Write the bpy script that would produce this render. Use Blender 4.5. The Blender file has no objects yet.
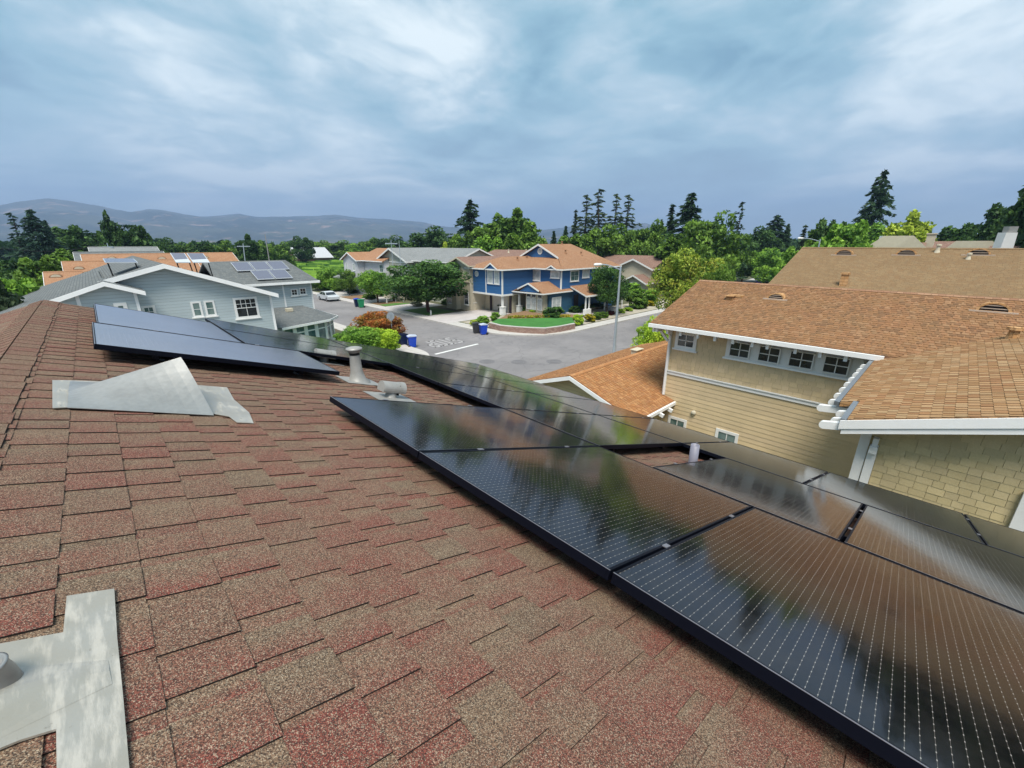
import bpy, math, random
import numpy as np
from mathutils import Vector, Matrix
random.seed(7); RNG = np.random.default_rng(7)
S = bpy.context.scene; COL = S.collection
PI = math.pi; rad = math.radians

# ------------------------------------------------------------------ surveying
# world: +y runs along our ridge, +x is down our slope, camera stands at (0,0,H)
F = 420.0; PITCH = rad(18.56); YAW = rad(44); H = 8.8
_c, _s = math.cos(PITCH), math.sin(PITCH); _cy, _sy = math.cos(YAW), math.sin(YAW)
def ray(px, py):
    X = (px-512)/F; u = (384-py)/F
    Y = _c+u*_s; Z = -_s+u*_c
    return (X*_cy+Y*_sy, -X*_sy+Y*_cy, Z)
def wz(px, py, z=0.0):
    r = ray(px, py); t = (z-H)/r[2]; return Vector((r[0]*t, r[1]*t, z))
def wx(px, py, x):
    r = ray(px, py); t = x/r[0]; return Vector((x, r[1]*t, H+r[2]*t))
def wy(px, py, y):
    r = ray(px, py); t = y/r[1]; return Vector((r[0]*t, y, H+r[2]*t))
def wd(px, py, D):
    r = ray(px, py); t = D/math.hypot(r[0], r[1]); return Vector((r[0]*t, r[1]*t, H+r[2]*t))
# our roof plane coordinates: a along the ridge, b down the slope, h above the shingles
SL = math.atan(4/12); HR = 0.78
def RP(a, b, h=0.0):
    cs, sn = math.cos(SL), math.sin(SL)
    return Vector((b*cs-(HR-h)*sn, a, H-b*sn-(HR-h)*cs))

# ------------------------------------------------------------------ mesh builder
class MB:
    def __init__(s): s.v=[]; s.f=[]; s.uv=[]; s.m=[]; s.col=[]
    def face(s, pts, uv=None, m=0, col=None):
        b=len(s.v); s.v += [tuple(p) for p in pts]; s.f.append(tuple(range(b,b+len(pts))))
        if uv is None:
            p=[Vector(q) for q in pts]; n=Vector((0,0,0))
            for i in range(1,len(p)-1): n += (p[i]-p[0]).cross(p[i+1]-p[0])
            if n.length<1e-12: n=Vector((0,0,1))
            n.normalize()
            if abs(n.z)>.95: uv=[(q.x,q.y) for q in p]
            else:
                h=Vector((0,0,1)).cross(n).normalized(); k=n.cross(h)
                uv=[(q.dot(h),q.dot(k)) for q in p]
        s.uv.append(uv); s.m.append(m); s.col.append(col or (1,1,1))
    def box(s, x0,x1,y0,y1,z0,z1, m=0, col=None):
        if x0>x1:x0,x1=x1,x0
        if y0>y1:y0,y1=y1,y0
        if z0>z1:z0,z1=z1,z0
        P=lambda i:(x1 if i&1 else x0, y1 if i&2 else y0, z1 if i&4 else z0)
        for q in ((0,2,3,1),(4,5,7,6),(0,1,5,4),(2,6,7,3),(0,4,6,2),(1,3,7,5)): s.face([P(i) for i in q],m=m,col=col)
    def obox(s, c, ax, ay, az, m=0, col=None):   # centre and three half-extent vectors
        c=Vector(c)
        P=lambda i:c+(ax if i&1 else -ax)+(ay if i&2 else -ay)+(az if i&4 else -az)
        for q in ((0,2,3,1),(4,5,7,6),(0,1,5,4),(2,6,7,3),(0,4,6,2),(1,3,7,5)): s.face([P(i) for i in q],m=m,col=col)
    def beam(s, p0, p1, w, h, m=0, up=Vector((0,0,1)), col=None):
        p0=Vector(p0); p1=Vector(p1); d=p1-p0; L=d.length; d.normalize()
        sd=d.cross(up)
        if sd.length<1e-4: sd=d.cross(Vector((1,0,0)))
        sd.normalize(); u2=sd.cross(d)
        s.obox((p0+p1)/2, d*L/2, sd*w/2, u2*h/2, m, col)
    def tube(s, p0, p1, r0, r1=None, n=12, m=0, caps=True):
        r1 = r0 if r1 is None else r1
        p0=Vector(p0); p1=Vector(p1); d=(p1-p0).normalized()
        a=d.cross(Vector((0,0,1)))
        if a.length<1e-3: a=Vector((1,0,0))
        a.normalize(); b=d.cross(a)
        A=[p0+(a*math.cos(2*PI*i/n)+b*math.sin(2*PI*i/n))*r0 for i in range(n)]
        B=[p1+(a*math.cos(2*PI*i/n)+b*math.sin(2*PI*i/n))*r1 for i in range(n)]
        for i in range(n):
            j=(i+1)%n; s.face([A[j],A[i],B[i],B[j]],m=m)
        if caps: s.face(A,m=m); s.face(B[::-1],m=m)
    def lathe(s, c, prof, n=20, m=0, axis=Vector((0,0,1)), a=None):
        c=Vector(c); axis=axis.normalized()
        a=a or (Vector((1,0,0)) if abs(axis.x)<.9 else Vector((0,1,0)))
        a=(a-axis*a.dot(axis)).normalized(); b=axis.cross(a)
        R=[[c+axis*z+(a*math.cos(2*PI*i/n)+b*math.sin(2*PI*i/n))*r for i in range(n)] for r,z in prof]
        for k in range(len(R)-1):
            for i in range(n):
                j=(i+1)%n; s.face([R[k][i],R[k][j],R[k+1][j],R[k+1][i]],m=m)
    def prism(s, poly, d, m=0, msides=None, caps=True):   # poly extruded by vector d
        d=Vector(d); P=[Vector(p) for p in poly]; Q=[p+d for p in P]; n=len(P)
        ms=m if msides is None else msides
        if caps: s.face(P[::-1] if True else P,m=m); s.face(Q,m=m)
        for i in range(n):
            j=(i+1)%n; s.face([P[i],P[j],Q[j],Q[i]],m=ms)
    def build(s, name, mats, parent=None, smooth=False):
        off=Vector(parent['_o']) if parent is not None else Vector((0,0,0))
        me=bpy.data.meshes.new(name)
        me.from_pydata([(x-off.x,y-off.y,z-off.z) for x,y,z in s.v],[],s.f)
        if not isinstance(mats,(list,tuple)): mats=[mats]
        for q in mats: me.materials.append(q)
        me.polygons.foreach_set('material_index', s.m)
        u=me.uv_layers.new(name='UVMap'); flat=[c for f in s.uv for p in f for c in p]
        u.data.foreach_set('uv', flat)
        ca=me.color_attributes.new('tone','FLOAT_COLOR','CORNER')
        cf=[]
        for f,c in zip(s.f,s.col):
            for q_ in range(len(f)):
                cc=c[q_] if isinstance(c[0],(tuple,list)) else c; cf += [cc[0],cc[1],cc[2],1.0]
        ca.data.foreach_set('color', cf)
        if smooth:
            me.polygons.foreach_set('use_smooth',[True]*len(s.f))
            # weld so that smoothing works
            import bmesh
            bm=bmesh.new(); bm.from_mesh(me); bmesh.ops.remove_doubles(bm,verts=bm.verts,dist=1e-4); bm.to_mesh(me); bm.free()
        me.update()
        o=bpy.data.objects.new(name,me); COL.objects.link(o)
        if parent is not None:
            o.parent=parent
            o['_o']=parent['_o']
        else: o['_o']=(0.0,0.0,0.0)
        return o

def thing(name, label, cat, loc=(0,0,0), group=None):
    o=bpy.data.objects.new(name,None); COL.objects.link(o); o.location=loc; o.empty_display_size=.2
    o['label']=label; o['category']=cat; o['_o']=tuple(float(x) for x in loc)
    if group: o['group']=group
    return o
def tag(o,label,cat,group=None,kind=None):
    if label: o['label']=label
    if cat: o['category']=cat
    if group: o['group']=group
    if kind: o['kind']=kind
    return o
def struct(o): o['kind']='structure'; return o
def dup(root, loc=None, rotz=None, scale=None, label=None, group=None):
    r=root.copy(); COL.objects.link(r)
    if loc is not None: r.location=loc
    if rotz is not None: r.rotation_euler=(0,0,rotz)
    if scale is not None: r.scale=scale
    if label: r['label']=label
    if group: r['group']=group
    for ch in root.children:
        c=ch.copy(); COL.objects.link(c); c.parent=r
        for g in ch.children:
            d=g.copy(); COL.objects.link(d); d.parent=c
    return r

# ------------------------------------------------------------------ materials
class N:
    def __init__(s,name):
        s.mat=bpy.data.materials.new(name); s.mat.use_nodes=True; s.t=s.mat.node_tree
        s.t.nodes.clear(); s.out=s.t.nodes.new('ShaderNodeOutputMaterial')
    def n(s,typ,ins=None,**kw):
        x=s.t.nodes.new(typ)
        for k,v in kw.items(): setattr(x,k,v)
        for k,v in (ins or {}).items():
            if isinstance(v,bpy.types.NodeSocket): s.t.links.new(v,x.inputs[k])
            else: x.inputs[k].default_value=v
        return x
    def math(s,op,a,b=None,c=None):
        ins={0:a}
        if b is not None: ins[1]=b
        if c is not None: ins[2]=c
        return s.n('ShaderNodeMath',ins,operation=op).outputs[0]
    def mix(s,f,a,b,bt='MIX'):
        x=s.n('ShaderNodeMix',{},data_type='RGBA',blend_type=bt)
        for k,v in ((0,f),(6,a),(7,b)):
            if isinstance(v,bpy.types.NodeSocket): s.t.links.new(v,x.inputs[k])
            else: x.inputs[k].default_value=v if k==0 else (tuple(v)+(1,) if len(v)==3 else v)
        return x.outputs[2]
    def ramp(s,f,stops):
        x=s.n('ShaderNodeValToRGB',{0:f}); e=x.color_ramp.elements
        while len(e)<len(stops): e.new(.5)
        for q,(p,c) in zip(e,stops):
            q.position=p; q.color=(c,c,c,1) if isinstance(c,(int,float)) else tuple(c)+(1,)
        return x.outputs[0]
    def bsdf(s,**kw):
        ins={}
        for k,v in kw.items():
            k=k.replace('_',' ')
            if isinstance(v,tuple) and len(v)==3 : v=v+(1,)
            ins[k]=v
        b=s.n('ShaderNodeBsdfPrincipled',ins); s.t.links.new(b.outputs[0],s.out.inputs[0]); return b
    def noise(s,vec,scale,detail=3,rough=.55):
        ins={'Scale':scale,'Detail':detail,'Roughness':rough}
        if vec is not None: ins['Vector']=vec
        return s.n('ShaderNodeTexNoise',ins).outputs[0]
    def obj(s): return s.n('ShaderNodeTexCoord').outputs['Object']
    def uv(s): return s.n('ShaderNodeTexCoord').outputs['UV']
    def pos(s): return s.n('ShaderNodeNewGeometry').outputs['Position']
    def bump(s,h,strength=.3,dist=.01):
        return s.n('ShaderNodeBump',{'Height':h,'Strength':strength,'Distance':dist}).outputs[0]

def plain(name,c,rough=.6,metal=0.0,var=.12,scale=3.0,bump=0.0,spec=.5):
    m=N(name); p=m.pos(); n1=m.noise(p,scale,4); n2=m.noise(p,scale*14,3)
    k=m.math('ADD',m.math('MULTIPLY',n1,.7),m.math('MULTIPLY',n2,.3))
    lo=tuple(x*(1-var) for x in c); hi=tuple(min(1,x*(1+var)) for x in c)
    col=m.mix(m.ramp(k,[(.3,0),(.7,1)]),lo,hi)
    kw=dict(Base_Color=col,Roughness=rough,Metallic=metal)
    b=m.bsdf(**kw); b.inputs['Specular IOR Level'].default_value=spec
    if bump: m.t.links.new(m.bump(n2,.4,bump),b.inputs['Normal'])
    return m.mat

def roof_mat(name,c1,c2,c3,expo=.145,w=.22,stain=.25):
    m=N(name); uv=m.uv()
    br=m.n('ShaderNodeTexBrick',{'Vector':uv,'Color1':(0,0,0,1),'Color2':(1,1,1,1),'Mortar':(0,0,0,1),'Scale':1.0,'Mortar Size':.006,'Mortar Smooth':.3,'Bias':0.0,'Brick Width':w,'Row Height':expo},offset=.37,squash=.8,squash_frequency=3)
    tone=m.n('ShaderNodeSeparateColor',{0:br.outputs[0]}).outputs[0]
    big=m.noise(m.pos(),.45,4); mid=m.noise(uv,5.0,3)
    gr=m.noise(m.pos(),160,2)
    a=m.mix(m.ramp(tone,[(.25,0),(.75,1)]),c1,c2)
    a=m.mix(m.ramp(mid,[(.4,0),(.65,.55)]),a,c3)
    a=m.mix(m.math('MULTIPLY',m.ramp(big,[(.35,0),(.7,1)]),stain),a,tuple(x*.55 for x in c1))
    a=m.mix(m.math('MULTIPLY',gr,.35),a,tuple(x*.45 for x in c1))
    # the butt edge of every course has its shadow painted as a thin dark joint
    sep=m.n('ShaderNodeSeparateXYZ',{0:uv}); v=m.math('FRACT',m.math('DIVIDE',sep.outputs[1],expo))
    edge=m.ramp(v,[(0,1),(.10,.9),(.16,0)])
    gap=m.math('MAXIMUM',m.math('MULTIPLY',edge,m.math('ADD',m.math('MULTIPLY',tone,.55),.25)),m.math('MULTIPLY',br.outputs[1],.6))
    a=m.mix(gap,a,tuple(x*.22 for x in c1))
    hgt=m.math('ADD',m.math('SUBTRACT',1.0,v),m.math('MULTIPLY',tone,.5))
    b=m.bsdf(Base_Color=a,Roughness=.93); b.inputs['Specular IOR Level'].default_value=.2
    m.t.links.new(m.bump(hgt,.6,.012),b.inputs['Normal'])
    return m.mat

def siding_mat(name,c,expo=.16,rough=.55):
    m=N(name); uv=m.uv(); sep=m.n('ShaderNodeSeparateXYZ',{0:uv})
    v=m.math('FRACT',m.math('DIVIDE',sep.outputs[1],expo))
    row=m.n('ShaderNodeTexWhiteNoise',{1:m.math('FLOOR',m.math('DIVIDE',sep.outputs[1],expo))},noise_dimensions='1D').outputs[0]
    big=m.noise(m.pos(),.8,4); fine=m.noise(m.pos(),30,3)
    a=m.mix(m.math('ADD',m.math('MULTIPLY',big,.6),m.math('MULTIPLY',row,.4)),tuple(x*.86 for x in c),tuple(x*1.1 for x in c))
    a=m.mix(m.math('MULTIPLY',fine,.12),a,tuple(x*.6 for x in c))
    a=m.mix(m.ramp(v,[(0,.75),(.07,.6),(.11,0)]),a,tuple(x*.4 for x in c))  # lap shadow painted as a dark line at each board edge
    b=m.bsdf(Base_Color=a,Roughness=rough)
    m.t.links.new(m.bump(m.math('SUBTRACT',1.0,v),.8,.015),b.inputs['Normal'])
    return m.mat

def tone_mat(name,rough=.8,grain=40,bumpd=.002,spec=.4):    # colour carried per board / tab of the mesh
    m=N(name); at=m.n('ShaderNodeAttribute',attribute_name='tone').outputs['Color']
    g=m.noise(m.pos(),grain,4); big=m.noise(m.pos(),1.3,4)
    a=m.mix(m.math('MULTIPLY',g,.25),at,(.05,.045,.03))
    a=m.mix(m.math('MULTIPLY',m.ramp(big,[(.35,0),(.7,1)]),.18),a,(.16,.13,.06))
    b=m.bsdf(Base_Color=a,Roughness=rough); b.inputs['Specular IOR Level'].default_value=spec
    m.t.links.new(m.bump(g,.3,bumpd),b.inputs['Normal'])
    return m.mat

def granule_mat():
    m=N('asphalt shingle granules'); at=m.n('ShaderNodeAttribute',attribute_name='tone').outputs['Color']
    sep=m.n('ShaderNodeSeparateColor',{0:at})
    p=m.pos()
    blend=m.noise(p,7.5,3,.6); blend2=m.noise(p,26,2)
    red=(.215,.064,.046); tan=(.225,.142,.090); gry=(.135,.104,.066)
    k=m.math('ADD',sep.outputs[0],m.math('MULTIPLY',m.math('SUBTRACT',blend,.5),1.0))
    k=m.math('ADD',k,m.math('MULTIPLY',m.math('SUBTRACT',blend2,.5),.5))
    a=m.mix(m.ramp(k,[(.12,0),(.85,1)]),red,tan)
    a=m.mix(m.math('MULTIPLY',sep.outputs[1],.6),a,gry)
    # single granules, about 2 mm across
    vo=m.n('ShaderNodeTexVoronoi',{'Vector':p,'Scale':620.0},feature='F1')
    gc=m.n('ShaderNodeSeparateColor',{0:vo.outputs['Color']})
    a=m.mix(m.ramp(gc.outputs[0],[(.62,0),(.66,.8)]),a,(.028,.022,.02))
    a=m.mix(m.ramp(gc.outputs[1],[(.80,0),(.84,.55)]),a,(.52,.43,.31))
    cl=m.noise(p,230,2); a=m.mix(m.ramp(cl,[(.46,0),(.68,.7)]),a,(.022,.015,.013))
    big=m.noise(p,.9,3); a=m.mix(m.math('MULTIPLY',m.ramp(big,[(.45,0),(.7,1)]),.22),a,(.10,.08,.06))
    a=m.mix(sep.outputs[2],a,(.02,.016,.014))
    b=m.bsdf(Base_Color=a,Roughness=.9); b.inputs['Specular IOR Level'].default_value=.25
    m.t.links.new(m.bump(m.math('ADD',gc.outputs[0],m.math('MULTIPLY',cl,1.5)),.55,.0022),b.inputs['Normal'])
    return m.mat

def cell_mat(glare=0.0):
    m=N('solar cells under glass'+(' with a dust film' if glare else '')); uv=m.uv(); sep=m.n('ShaderNodeSeparateXYZ',{0:uv})
    X,Y=sep.outputs[0],sep.outputs[1]
    fx=m.math('ABSOLUTE',m.math('SUBTRACT',m.math('FRACT',m.math('DIVIDE',X,.0262)),.5))
    fy=m.math('ABSOLUTE',m.math('SUBTRACT',m.math('FRACT',m.math('DIVIDE',Y,.031)),.5))
    line=m.math('LESS_THAN',fx,.019)
    dot=m.math('MULTIPLY',m.math('LESS_THAN',fx,.042),m.math('LESS_THAN',fy,.10))
    cx=m.math('ABSOLUTE',m.math('SUBTRACT',m.math('FRACT',m.math('DIVIDE',X,.1834)),.5))
    cyy=m.math('ABSOLUTE',m.math('SUBTRACT',m.math('FRACT',m.math('DIVIDE',Y,.0925)),.5))
    gapx=m.math('GREATER_THAN',cx,.493); gapy=m.math('GREATER_THAN',cyy,.489)
    nz=m.noise(m.pos(),2.2,3)
    base=m.mix(nz,(.003,.003,.0045),(.007,.0055,.006))
    base=m.mix(m.math('MULTIPLY',m.math('MAXIMUM',gapx,gapy),.6),base,(.002,.002,.002))
    base=m.mix(m.math('MULTIPLY',line,.38),base,(.24,.22,.19))
    base=m.mix(m.math('MULTIPLY',dot,.5),base,(.55,.52,.47))
    dust=m.noise(m.pos(),9,5,.7); d2=m.ramp(dust,[(.45,0),(.8,1)])
    base=m.mix(m.math('MULTIPLY',d2,.05),base,(.25,.22,.18))
    spk=m.n('ShaderNodeTexVoronoi',{'Vector':m.pos(),'Scale':7.0}); sz=m.n('ShaderNodeSeparateColor',{0:spk.outputs['Color']}).outputs[0]
    base=m.mix(m.math('MULTIPLY',m.math('LESS_THAN',spk.outputs['Distance'],m.math('MULTIPLY',m.math('MAXIMUM',m.math('SUBTRACT',sz,.55),0.0),.06)),.6),base,(.34,.33,.30))
    if glare: base=m.mix(m.math('ADD',m.math('MULTIPLY',nz,glare*.5),glare*.6),base,(.42,.42,.50))  # pale tint put into the colour to imitate sky glare on these panels
    b=m.bsdf(Base_Color=base,Roughness=m.math('ADD',m.math('MULTIPLY',d2,.05),.085),IOR=1.52); b.inputs['Coat Weight'].default_value=.25; b.inputs['Coat Roughness'].default_value=.09; b.inputs['Sheen Weight'].default_value=.04; b.inputs['Sheen Roughness'].default_value=.28; b.inputs['Sheen Tint'].default_value=(.80,.80,.92,1)
    b.inputs['Specular IOR Level'].default_value=.35
    wv=m.noise(m.n('ShaderNodeMapping',{'Vector':m.pos(),'Scale':(3,9,3)}).outputs[0],1.6,3)
    m.t.links.new(m.bump(wv,.02,.02),b.inputs['Normal'])
    return m.mat

def leaf_mat(name,dark,light,trans=.25,hueamp=.5,accent=None,acc_f=.3):
    m=N(name); at=m.n('ShaderNodeAttribute',attribute_name='tone').outputs['Color']
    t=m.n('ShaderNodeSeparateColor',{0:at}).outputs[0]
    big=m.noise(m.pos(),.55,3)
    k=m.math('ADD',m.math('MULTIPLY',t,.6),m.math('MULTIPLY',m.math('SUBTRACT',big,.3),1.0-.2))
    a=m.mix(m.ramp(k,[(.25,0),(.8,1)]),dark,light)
    if accent:
        n2=m.noise(m.pos(),1.1,3); a=m.mix(m.math('MULTIPLY',m.ramp(n2,[(.5,0),(.66,1)]),acc_f),a,accent)
    d=m.n('ShaderNodeBsdfPrincipled',{'Base Color':a,'Roughness':.6}); d.inputs['Specular IOR Level'].default_value=.25
    tr=m.n('ShaderNodeBsdfTranslucent',{'Color':a})
    mx=m.n('ShaderNodeMixShader',{0:trans}); m.t.links.new(d.outputs[0],mx.inputs[1]); m.t.links.new(tr.outputs[0],mx.inputs[2])
    m.t.links.new(mx.outputs[0],m.out.inputs[0])
    return m.mat

def glass_mat(name,c,rough=.06,noisec=None):
    m=N(name); a=c+(1,)
    if noisec:
        n1=m.noise(m.pos(),1.7,3); a=m.mix(m.ramp(n1,[(.4,0),(.6,1)]),c,noisec)
    b=m.bsdf(Base_Color=a,Roughness=rough); b.inputs['Specular IOR Level'].default_value=.7
    return m.mat

def seal_mat():
    m=N('aluminium flashing smeared with sealant'); p=m.pos()
    st=m.noise(m.n('ShaderNodeMapping',{'Vector':p,'Rotation':(0,0,.5),'Scale':(60,9,20)}).outputs[0],1.0,5,.65)
    big=m.noise(p,7,4); sp_=m.noise(p,70,4)
    a=m.mix(big,(.36,.31,.23),(.43,.425,.40)); k=m.ramp(m.math('ADD',m.math('MULTIPLY',st,.6),m.math('MULTIPLY',big,.4)),[(.5,0),(.6,1)])
    a=m.mix(m.math('MULTIPLY',k,.14),a,(.68,.66,.60)); a=m.mix(m.ramp(sp_,[(.68,0),(.74,.5)]),a,(.15,.12,.09))
    b=m.bsdf(Base_Color=a,Roughness=m.math('ADD',m.math('MULTIPLY',k,.25),.3),Metallic=m.math('SUBTRACT',.4,m.math('MULTIPLY',k,.3)))
    m.t.links.new(m.bump(m.math('ADD',m.math('MULTIPLY',k,.4),sp_),.3,.002),b.inputs['Normal']); return m.mat
M={}
M['gran']=granule_mat()
M['gran_edge']=plain('shingle cut edge',(.03,.024,.02),.95)
M['cap_r']=M['gran']
M['cells']=cell_mat(); M['cells_glare']=cell_mat(.36)
M['black_al']=plain('black anodised aluminium',(.0025,.0035,.008),.45,.0,.1,spec=.12)
M['edge_al']=plain('pale metal for clamps and lip highlight',(.30,.30,.33),.3,.6)
M['galv']=plain('galvanised sheet',(.34,.335,.32),.36,.6,.22,3.0)
M['seal']=seal_mat()
M['ventp']=plain('grey vent paint',(.29,.285,.27),.5,.2,.18,12)
M['dark']=plain('dark opening',(.01,.01,.01),.9)
M['white']=plain('white painted trim',(.72,.72,.70),.5,0,.06,2)
M['white2']=plain('bright white gutter paint',(.80,.80,.79),.42,0,.05,1.2)
M['r_main']=roof_mat('brown shingle roof',(.30,.155,.09),(.42,.25,.15),(.26,.17,.10))
M['r_far']=roof_mat('weathered tan shingle roof',(0.238,0.145,0.072),(0.290,0.194,0.101),(0.194,0.150,0.088),stain=.35)
M['r_gar']=roof_mat('orange brown shingle roof',(.42,.19,.075),(.52,.27,.12),(.36,.19,.09))
M['r_wing']=roof_mat('light orange shingle roof',(.48,.25,.10),(.58,.35,.17),(.46,.29,.15))
M['r_gray']=roof_mat('grey shingle roof',(.13,.145,.15),(.19,.205,.205),(.15,.15,.145))
M['r_graylt']=roof_mat('pale grey shingle roof',(.22,.235,.24),(.29,.30,.30),(.25,.25,.24))
M['r_blue']=roof_mat('tan orange shingle roof',(.32,.165,.09),(.40,.23,.135),(.30,.175,.10))
M['r_brown']=roof_mat('dull brown shingle roof',(.24,.14,.11),(.31,.20,.15),(.22,.15,.12))
M['r_orange']=roof_mat('orange shingle roof',(.36,.185,.10),(.42,.24,.14),(.33,.185,.11))
M['board']=tone_mat('beige painted boards',.6,30)
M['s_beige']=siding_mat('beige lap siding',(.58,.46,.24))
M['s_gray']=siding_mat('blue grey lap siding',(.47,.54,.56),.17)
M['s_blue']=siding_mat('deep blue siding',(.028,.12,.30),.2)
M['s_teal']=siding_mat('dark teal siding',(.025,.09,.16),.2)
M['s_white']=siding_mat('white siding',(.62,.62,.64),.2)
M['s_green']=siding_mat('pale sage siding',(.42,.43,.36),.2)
M['stucco']=plain('cream stucco',(.50,.45,.34),.9,0,.08,3,bump=.01)
M['pinkwall']=plain('pale lilac wall',(.45,.42,.47),.8)
M['glass']=glass_mat('dark window glass',(.012,.016,.02),.05,(.03,.035,.04))
M['glass_t']=glass_mat('teal window glass with blind',(.05,.11,.11),.08,(.16,.22,.21))
M['glass_b']=glass_mat('window glass over pale blind',(.42,.46,.46),.10,(.60,.63,.62))
M['door']=plain('dark door',(.03,.02,.03),.5)
M['garage']=plain('pale garage door',(.50,.48,.44),.6)
M['asph']=None
M['bluebin']=plain('blue bin plastic',(.006,.05,.42),.4)
M['navy']=plain('navy bin plastic',(.004,.012,.05),.4)
M['greenbin']=plain('green bin plastic',(.01,.22,.09),.4)
M['greybin']=plain('grey bin plastic',(.03,.03,.032),.5)
M['palelid']=plain('pale lid plastic',(.45,.5,.6),.4)
M['rubber']=plain('tyre rubber',(.012,.012,.012),.8)
M['rim']=plain('alloy rim',(.4,.4,.42),.3,.8)
M['carw']=plain('silver white car paint',(.50,.53,.56),.22,.1,.03)
M['carb']=plain('dark blue car paint',(.02,.04,.10),.2,.2,.03)
M['redl']=plain('red tail lamp',(.35,.01,.01),.2)
M['pole']=plain('galvanised lamp post',(.42,.47,.52),.4,.5)
M['wood']=plain('weathered pole wood',(.12,.085,.06),.9)
M['fence']=plain('dark fence boards',(.045,.038,.032),.9,0,.3,4)
M['bark']=plain('bark',(.075,.055,.042),.95,0,.3,8,bump=.02)
M['barkp']=plain('reddish brown bark',(.10,.045,.035),.95,0,.3,8)
M['brick']=None
# foliage
LF=dict(
 mid=leaf_mat('mid green leaves',(0.029,0.077,0.012),(0.236,0.389,0.053)),
 bright=leaf_mat('bright green leaves',(0.068,0.171,0.020),(0.342,0.564,0.068)),
 yellow=leaf_mat('yellow green leaves',(0.205,0.274,0.020),(0.590,0.708,0.094)),
 dark=leaf_mat('dark green leaves',(0.014,0.045,0.014),(0.100,0.195,0.041)),
 bluish=leaf_mat('blue green needles',(0.007,0.027,0.019),(0.048,0.103,0.061)),
 needle=leaf_mat('dark needles',(0.007,0.027,0.014),(0.054,0.111,0.041)),
 oliven=leaf_mat('olive needles',(0.017,0.038,0.017),(0.103,0.145,0.068)),
 maple=leaf_mat('green leaves turning gold',(0.100,0.177,0.019),(0.448,0.555,0.071),accent=(.52,.36,.07),acc_f=.4),
 plum=leaf_mat('dense deep green leaves',(0.017,0.053,0.014),(0.130,0.260,0.047)),
 russet=leaf_mat('orange and russet leaves',(0.131,0.043,0.017),(0.580,0.203,0.036),accent=(0.145,0.232,0.043),acc_f=.6),
 lime=leaf_mat('lime green leaves',(0.203,0.348,0.029),(0.580,0.750,0.058)),
 gold=leaf_mat('golden flowers among leaves',(0.145,0.174,0.014),(0.750,0.580,0.029)),
 redbush=leaf_mat('dark red leaves',(0.072,0.017,0.017),(0.232,0.058,0.043)),
 cream=leaf_mat('cream flowers',(.2,.22,.12),(.7,.68,.55)),
)

# ------------------------------------------------------------------ ground, roads, lots
def asphalt():
    m=N('asphalt'); p=m.pos(); big=m.noise(p,.22,4); mid=m.noise(p,1.4,4); fine=m.noise(p,45,3)
    a=m.mix(m.ramp(big,[(.35,0),(.68,1)]),(.185,.175,.178),(.25,.235,.235))
    a=m.mix(m.math('MULTIPLY',m.ramp(mid,[(.5,0),(.8,1)]),.35),a,(.10,.098,.105))
    a=m.mix(m.math('MULTIPLY',fine,.3),a,(.07,.07,.07))
    oil=m.noise(m.n('ShaderNodeMapping',{'Vector':p,'Scale':(.5,2.2,1)}).outputs[0],.8,4); a=m.mix(m.ramp(oil,[(.55,0),(.75,.28)]),a,(.09,.087,.09))
    # wandering sealed cracks
    vo=m.n('ShaderNodeTexVoronoi',{'Vector':m.n('ShaderNodeVectorMath',{0:p,1:m.n('ShaderNodeTexNoise',{'Vector':p,'Scale':1.1}).outputs['Color']},operation='ADD').outputs[0],'Scale':.22},feature='DISTANCE_TO_EDGE')
    a=m.mix(m.ramp(vo.outputs[0],[(.003,.28),(.010,0)]),a,(.05,.05,.055))
    b=m.bsdf(Base_Color=a,Roughness=.88); m.t.links.new(m.bump(fine,.3,.004),b.inputs['Normal']); return m.mat
def grass(name,c1,c2,c3,sc=.3):
    m=N(name); p=m.pos(); big=m.noise(p,sc,5); f=m.noise(p,12,4)
    a=m.mix(m.ramp(big,[(.38,0),(.62,1)]),c1,c2); a=m.mix(m.math('MULTIPLY',f,.6),a,c3)
    b=m.bsdf(Base_Color=a,Roughness=.95); m.t.links.new(m.bump(f,.6,.03),b.inputs['Normal']); return m.mat
M['asph']=asphalt()
def conc():
    m=N('pale concrete with joints'); p=m.pos(); n_=m.noise(p,1.5,4); f=m.noise(p,20,3); sp_=m.n('ShaderNodeSeparateXYZ',{0:p})
    a=m.mix(n_,(.40,.38,.355),(.52,.50,.47)); a=m.mix(m.math('MULTIPLY',f,.2),a,(.25,.23,.2))
    for i in (0,1):
        g_=m.math('LESS_THAN',m.math('FRACT',m.math('DIVIDE',sp_.outputs[i],1.5)),.022); a=m.mix(m.math('MULTIPLY',g_,.6),a,(.15,.14,.13))
    m.bsdf(Base_Color=a,Roughness=.88); return m.mat
M['conc']=conc()
M['conc2']=plain('kerb concrete',(.40,.385,.37),.85,0,.15,2.5)
M['drive']=plain('driveway concrete',(.44,.41,.40),.85,0,.12,.8)
M['earth']=grass('yard soil and dry grass',(.10,.085,.05),(.07,.10,.03),(.05,.045,.025))
M['gravel']=grass('pale gravel bed',(.36,.32,.25),(.46,.42,.34),(.22,.19,.14),1.2)
M['lawn']=grass('lawn grass',(.07,.17,.025),(.10,.22,.035),(.03,.09,.012),.8)
M['turf']=grass('artificial turf',(.035,.16,.022),(.05,.20,.03),(.02,.09,.012),.8)
M['land']=grass('distant land',(.05,.075,.03),(.09,.10,.045),(.03,.04,.02),.012)
M['paint']=plain('road paint',(.62,.62,.60),.7,0,.15,5)
M['barkmulch']=plain('brown mulch',(.20,.12,.06),.95,0,.2,3)

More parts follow.
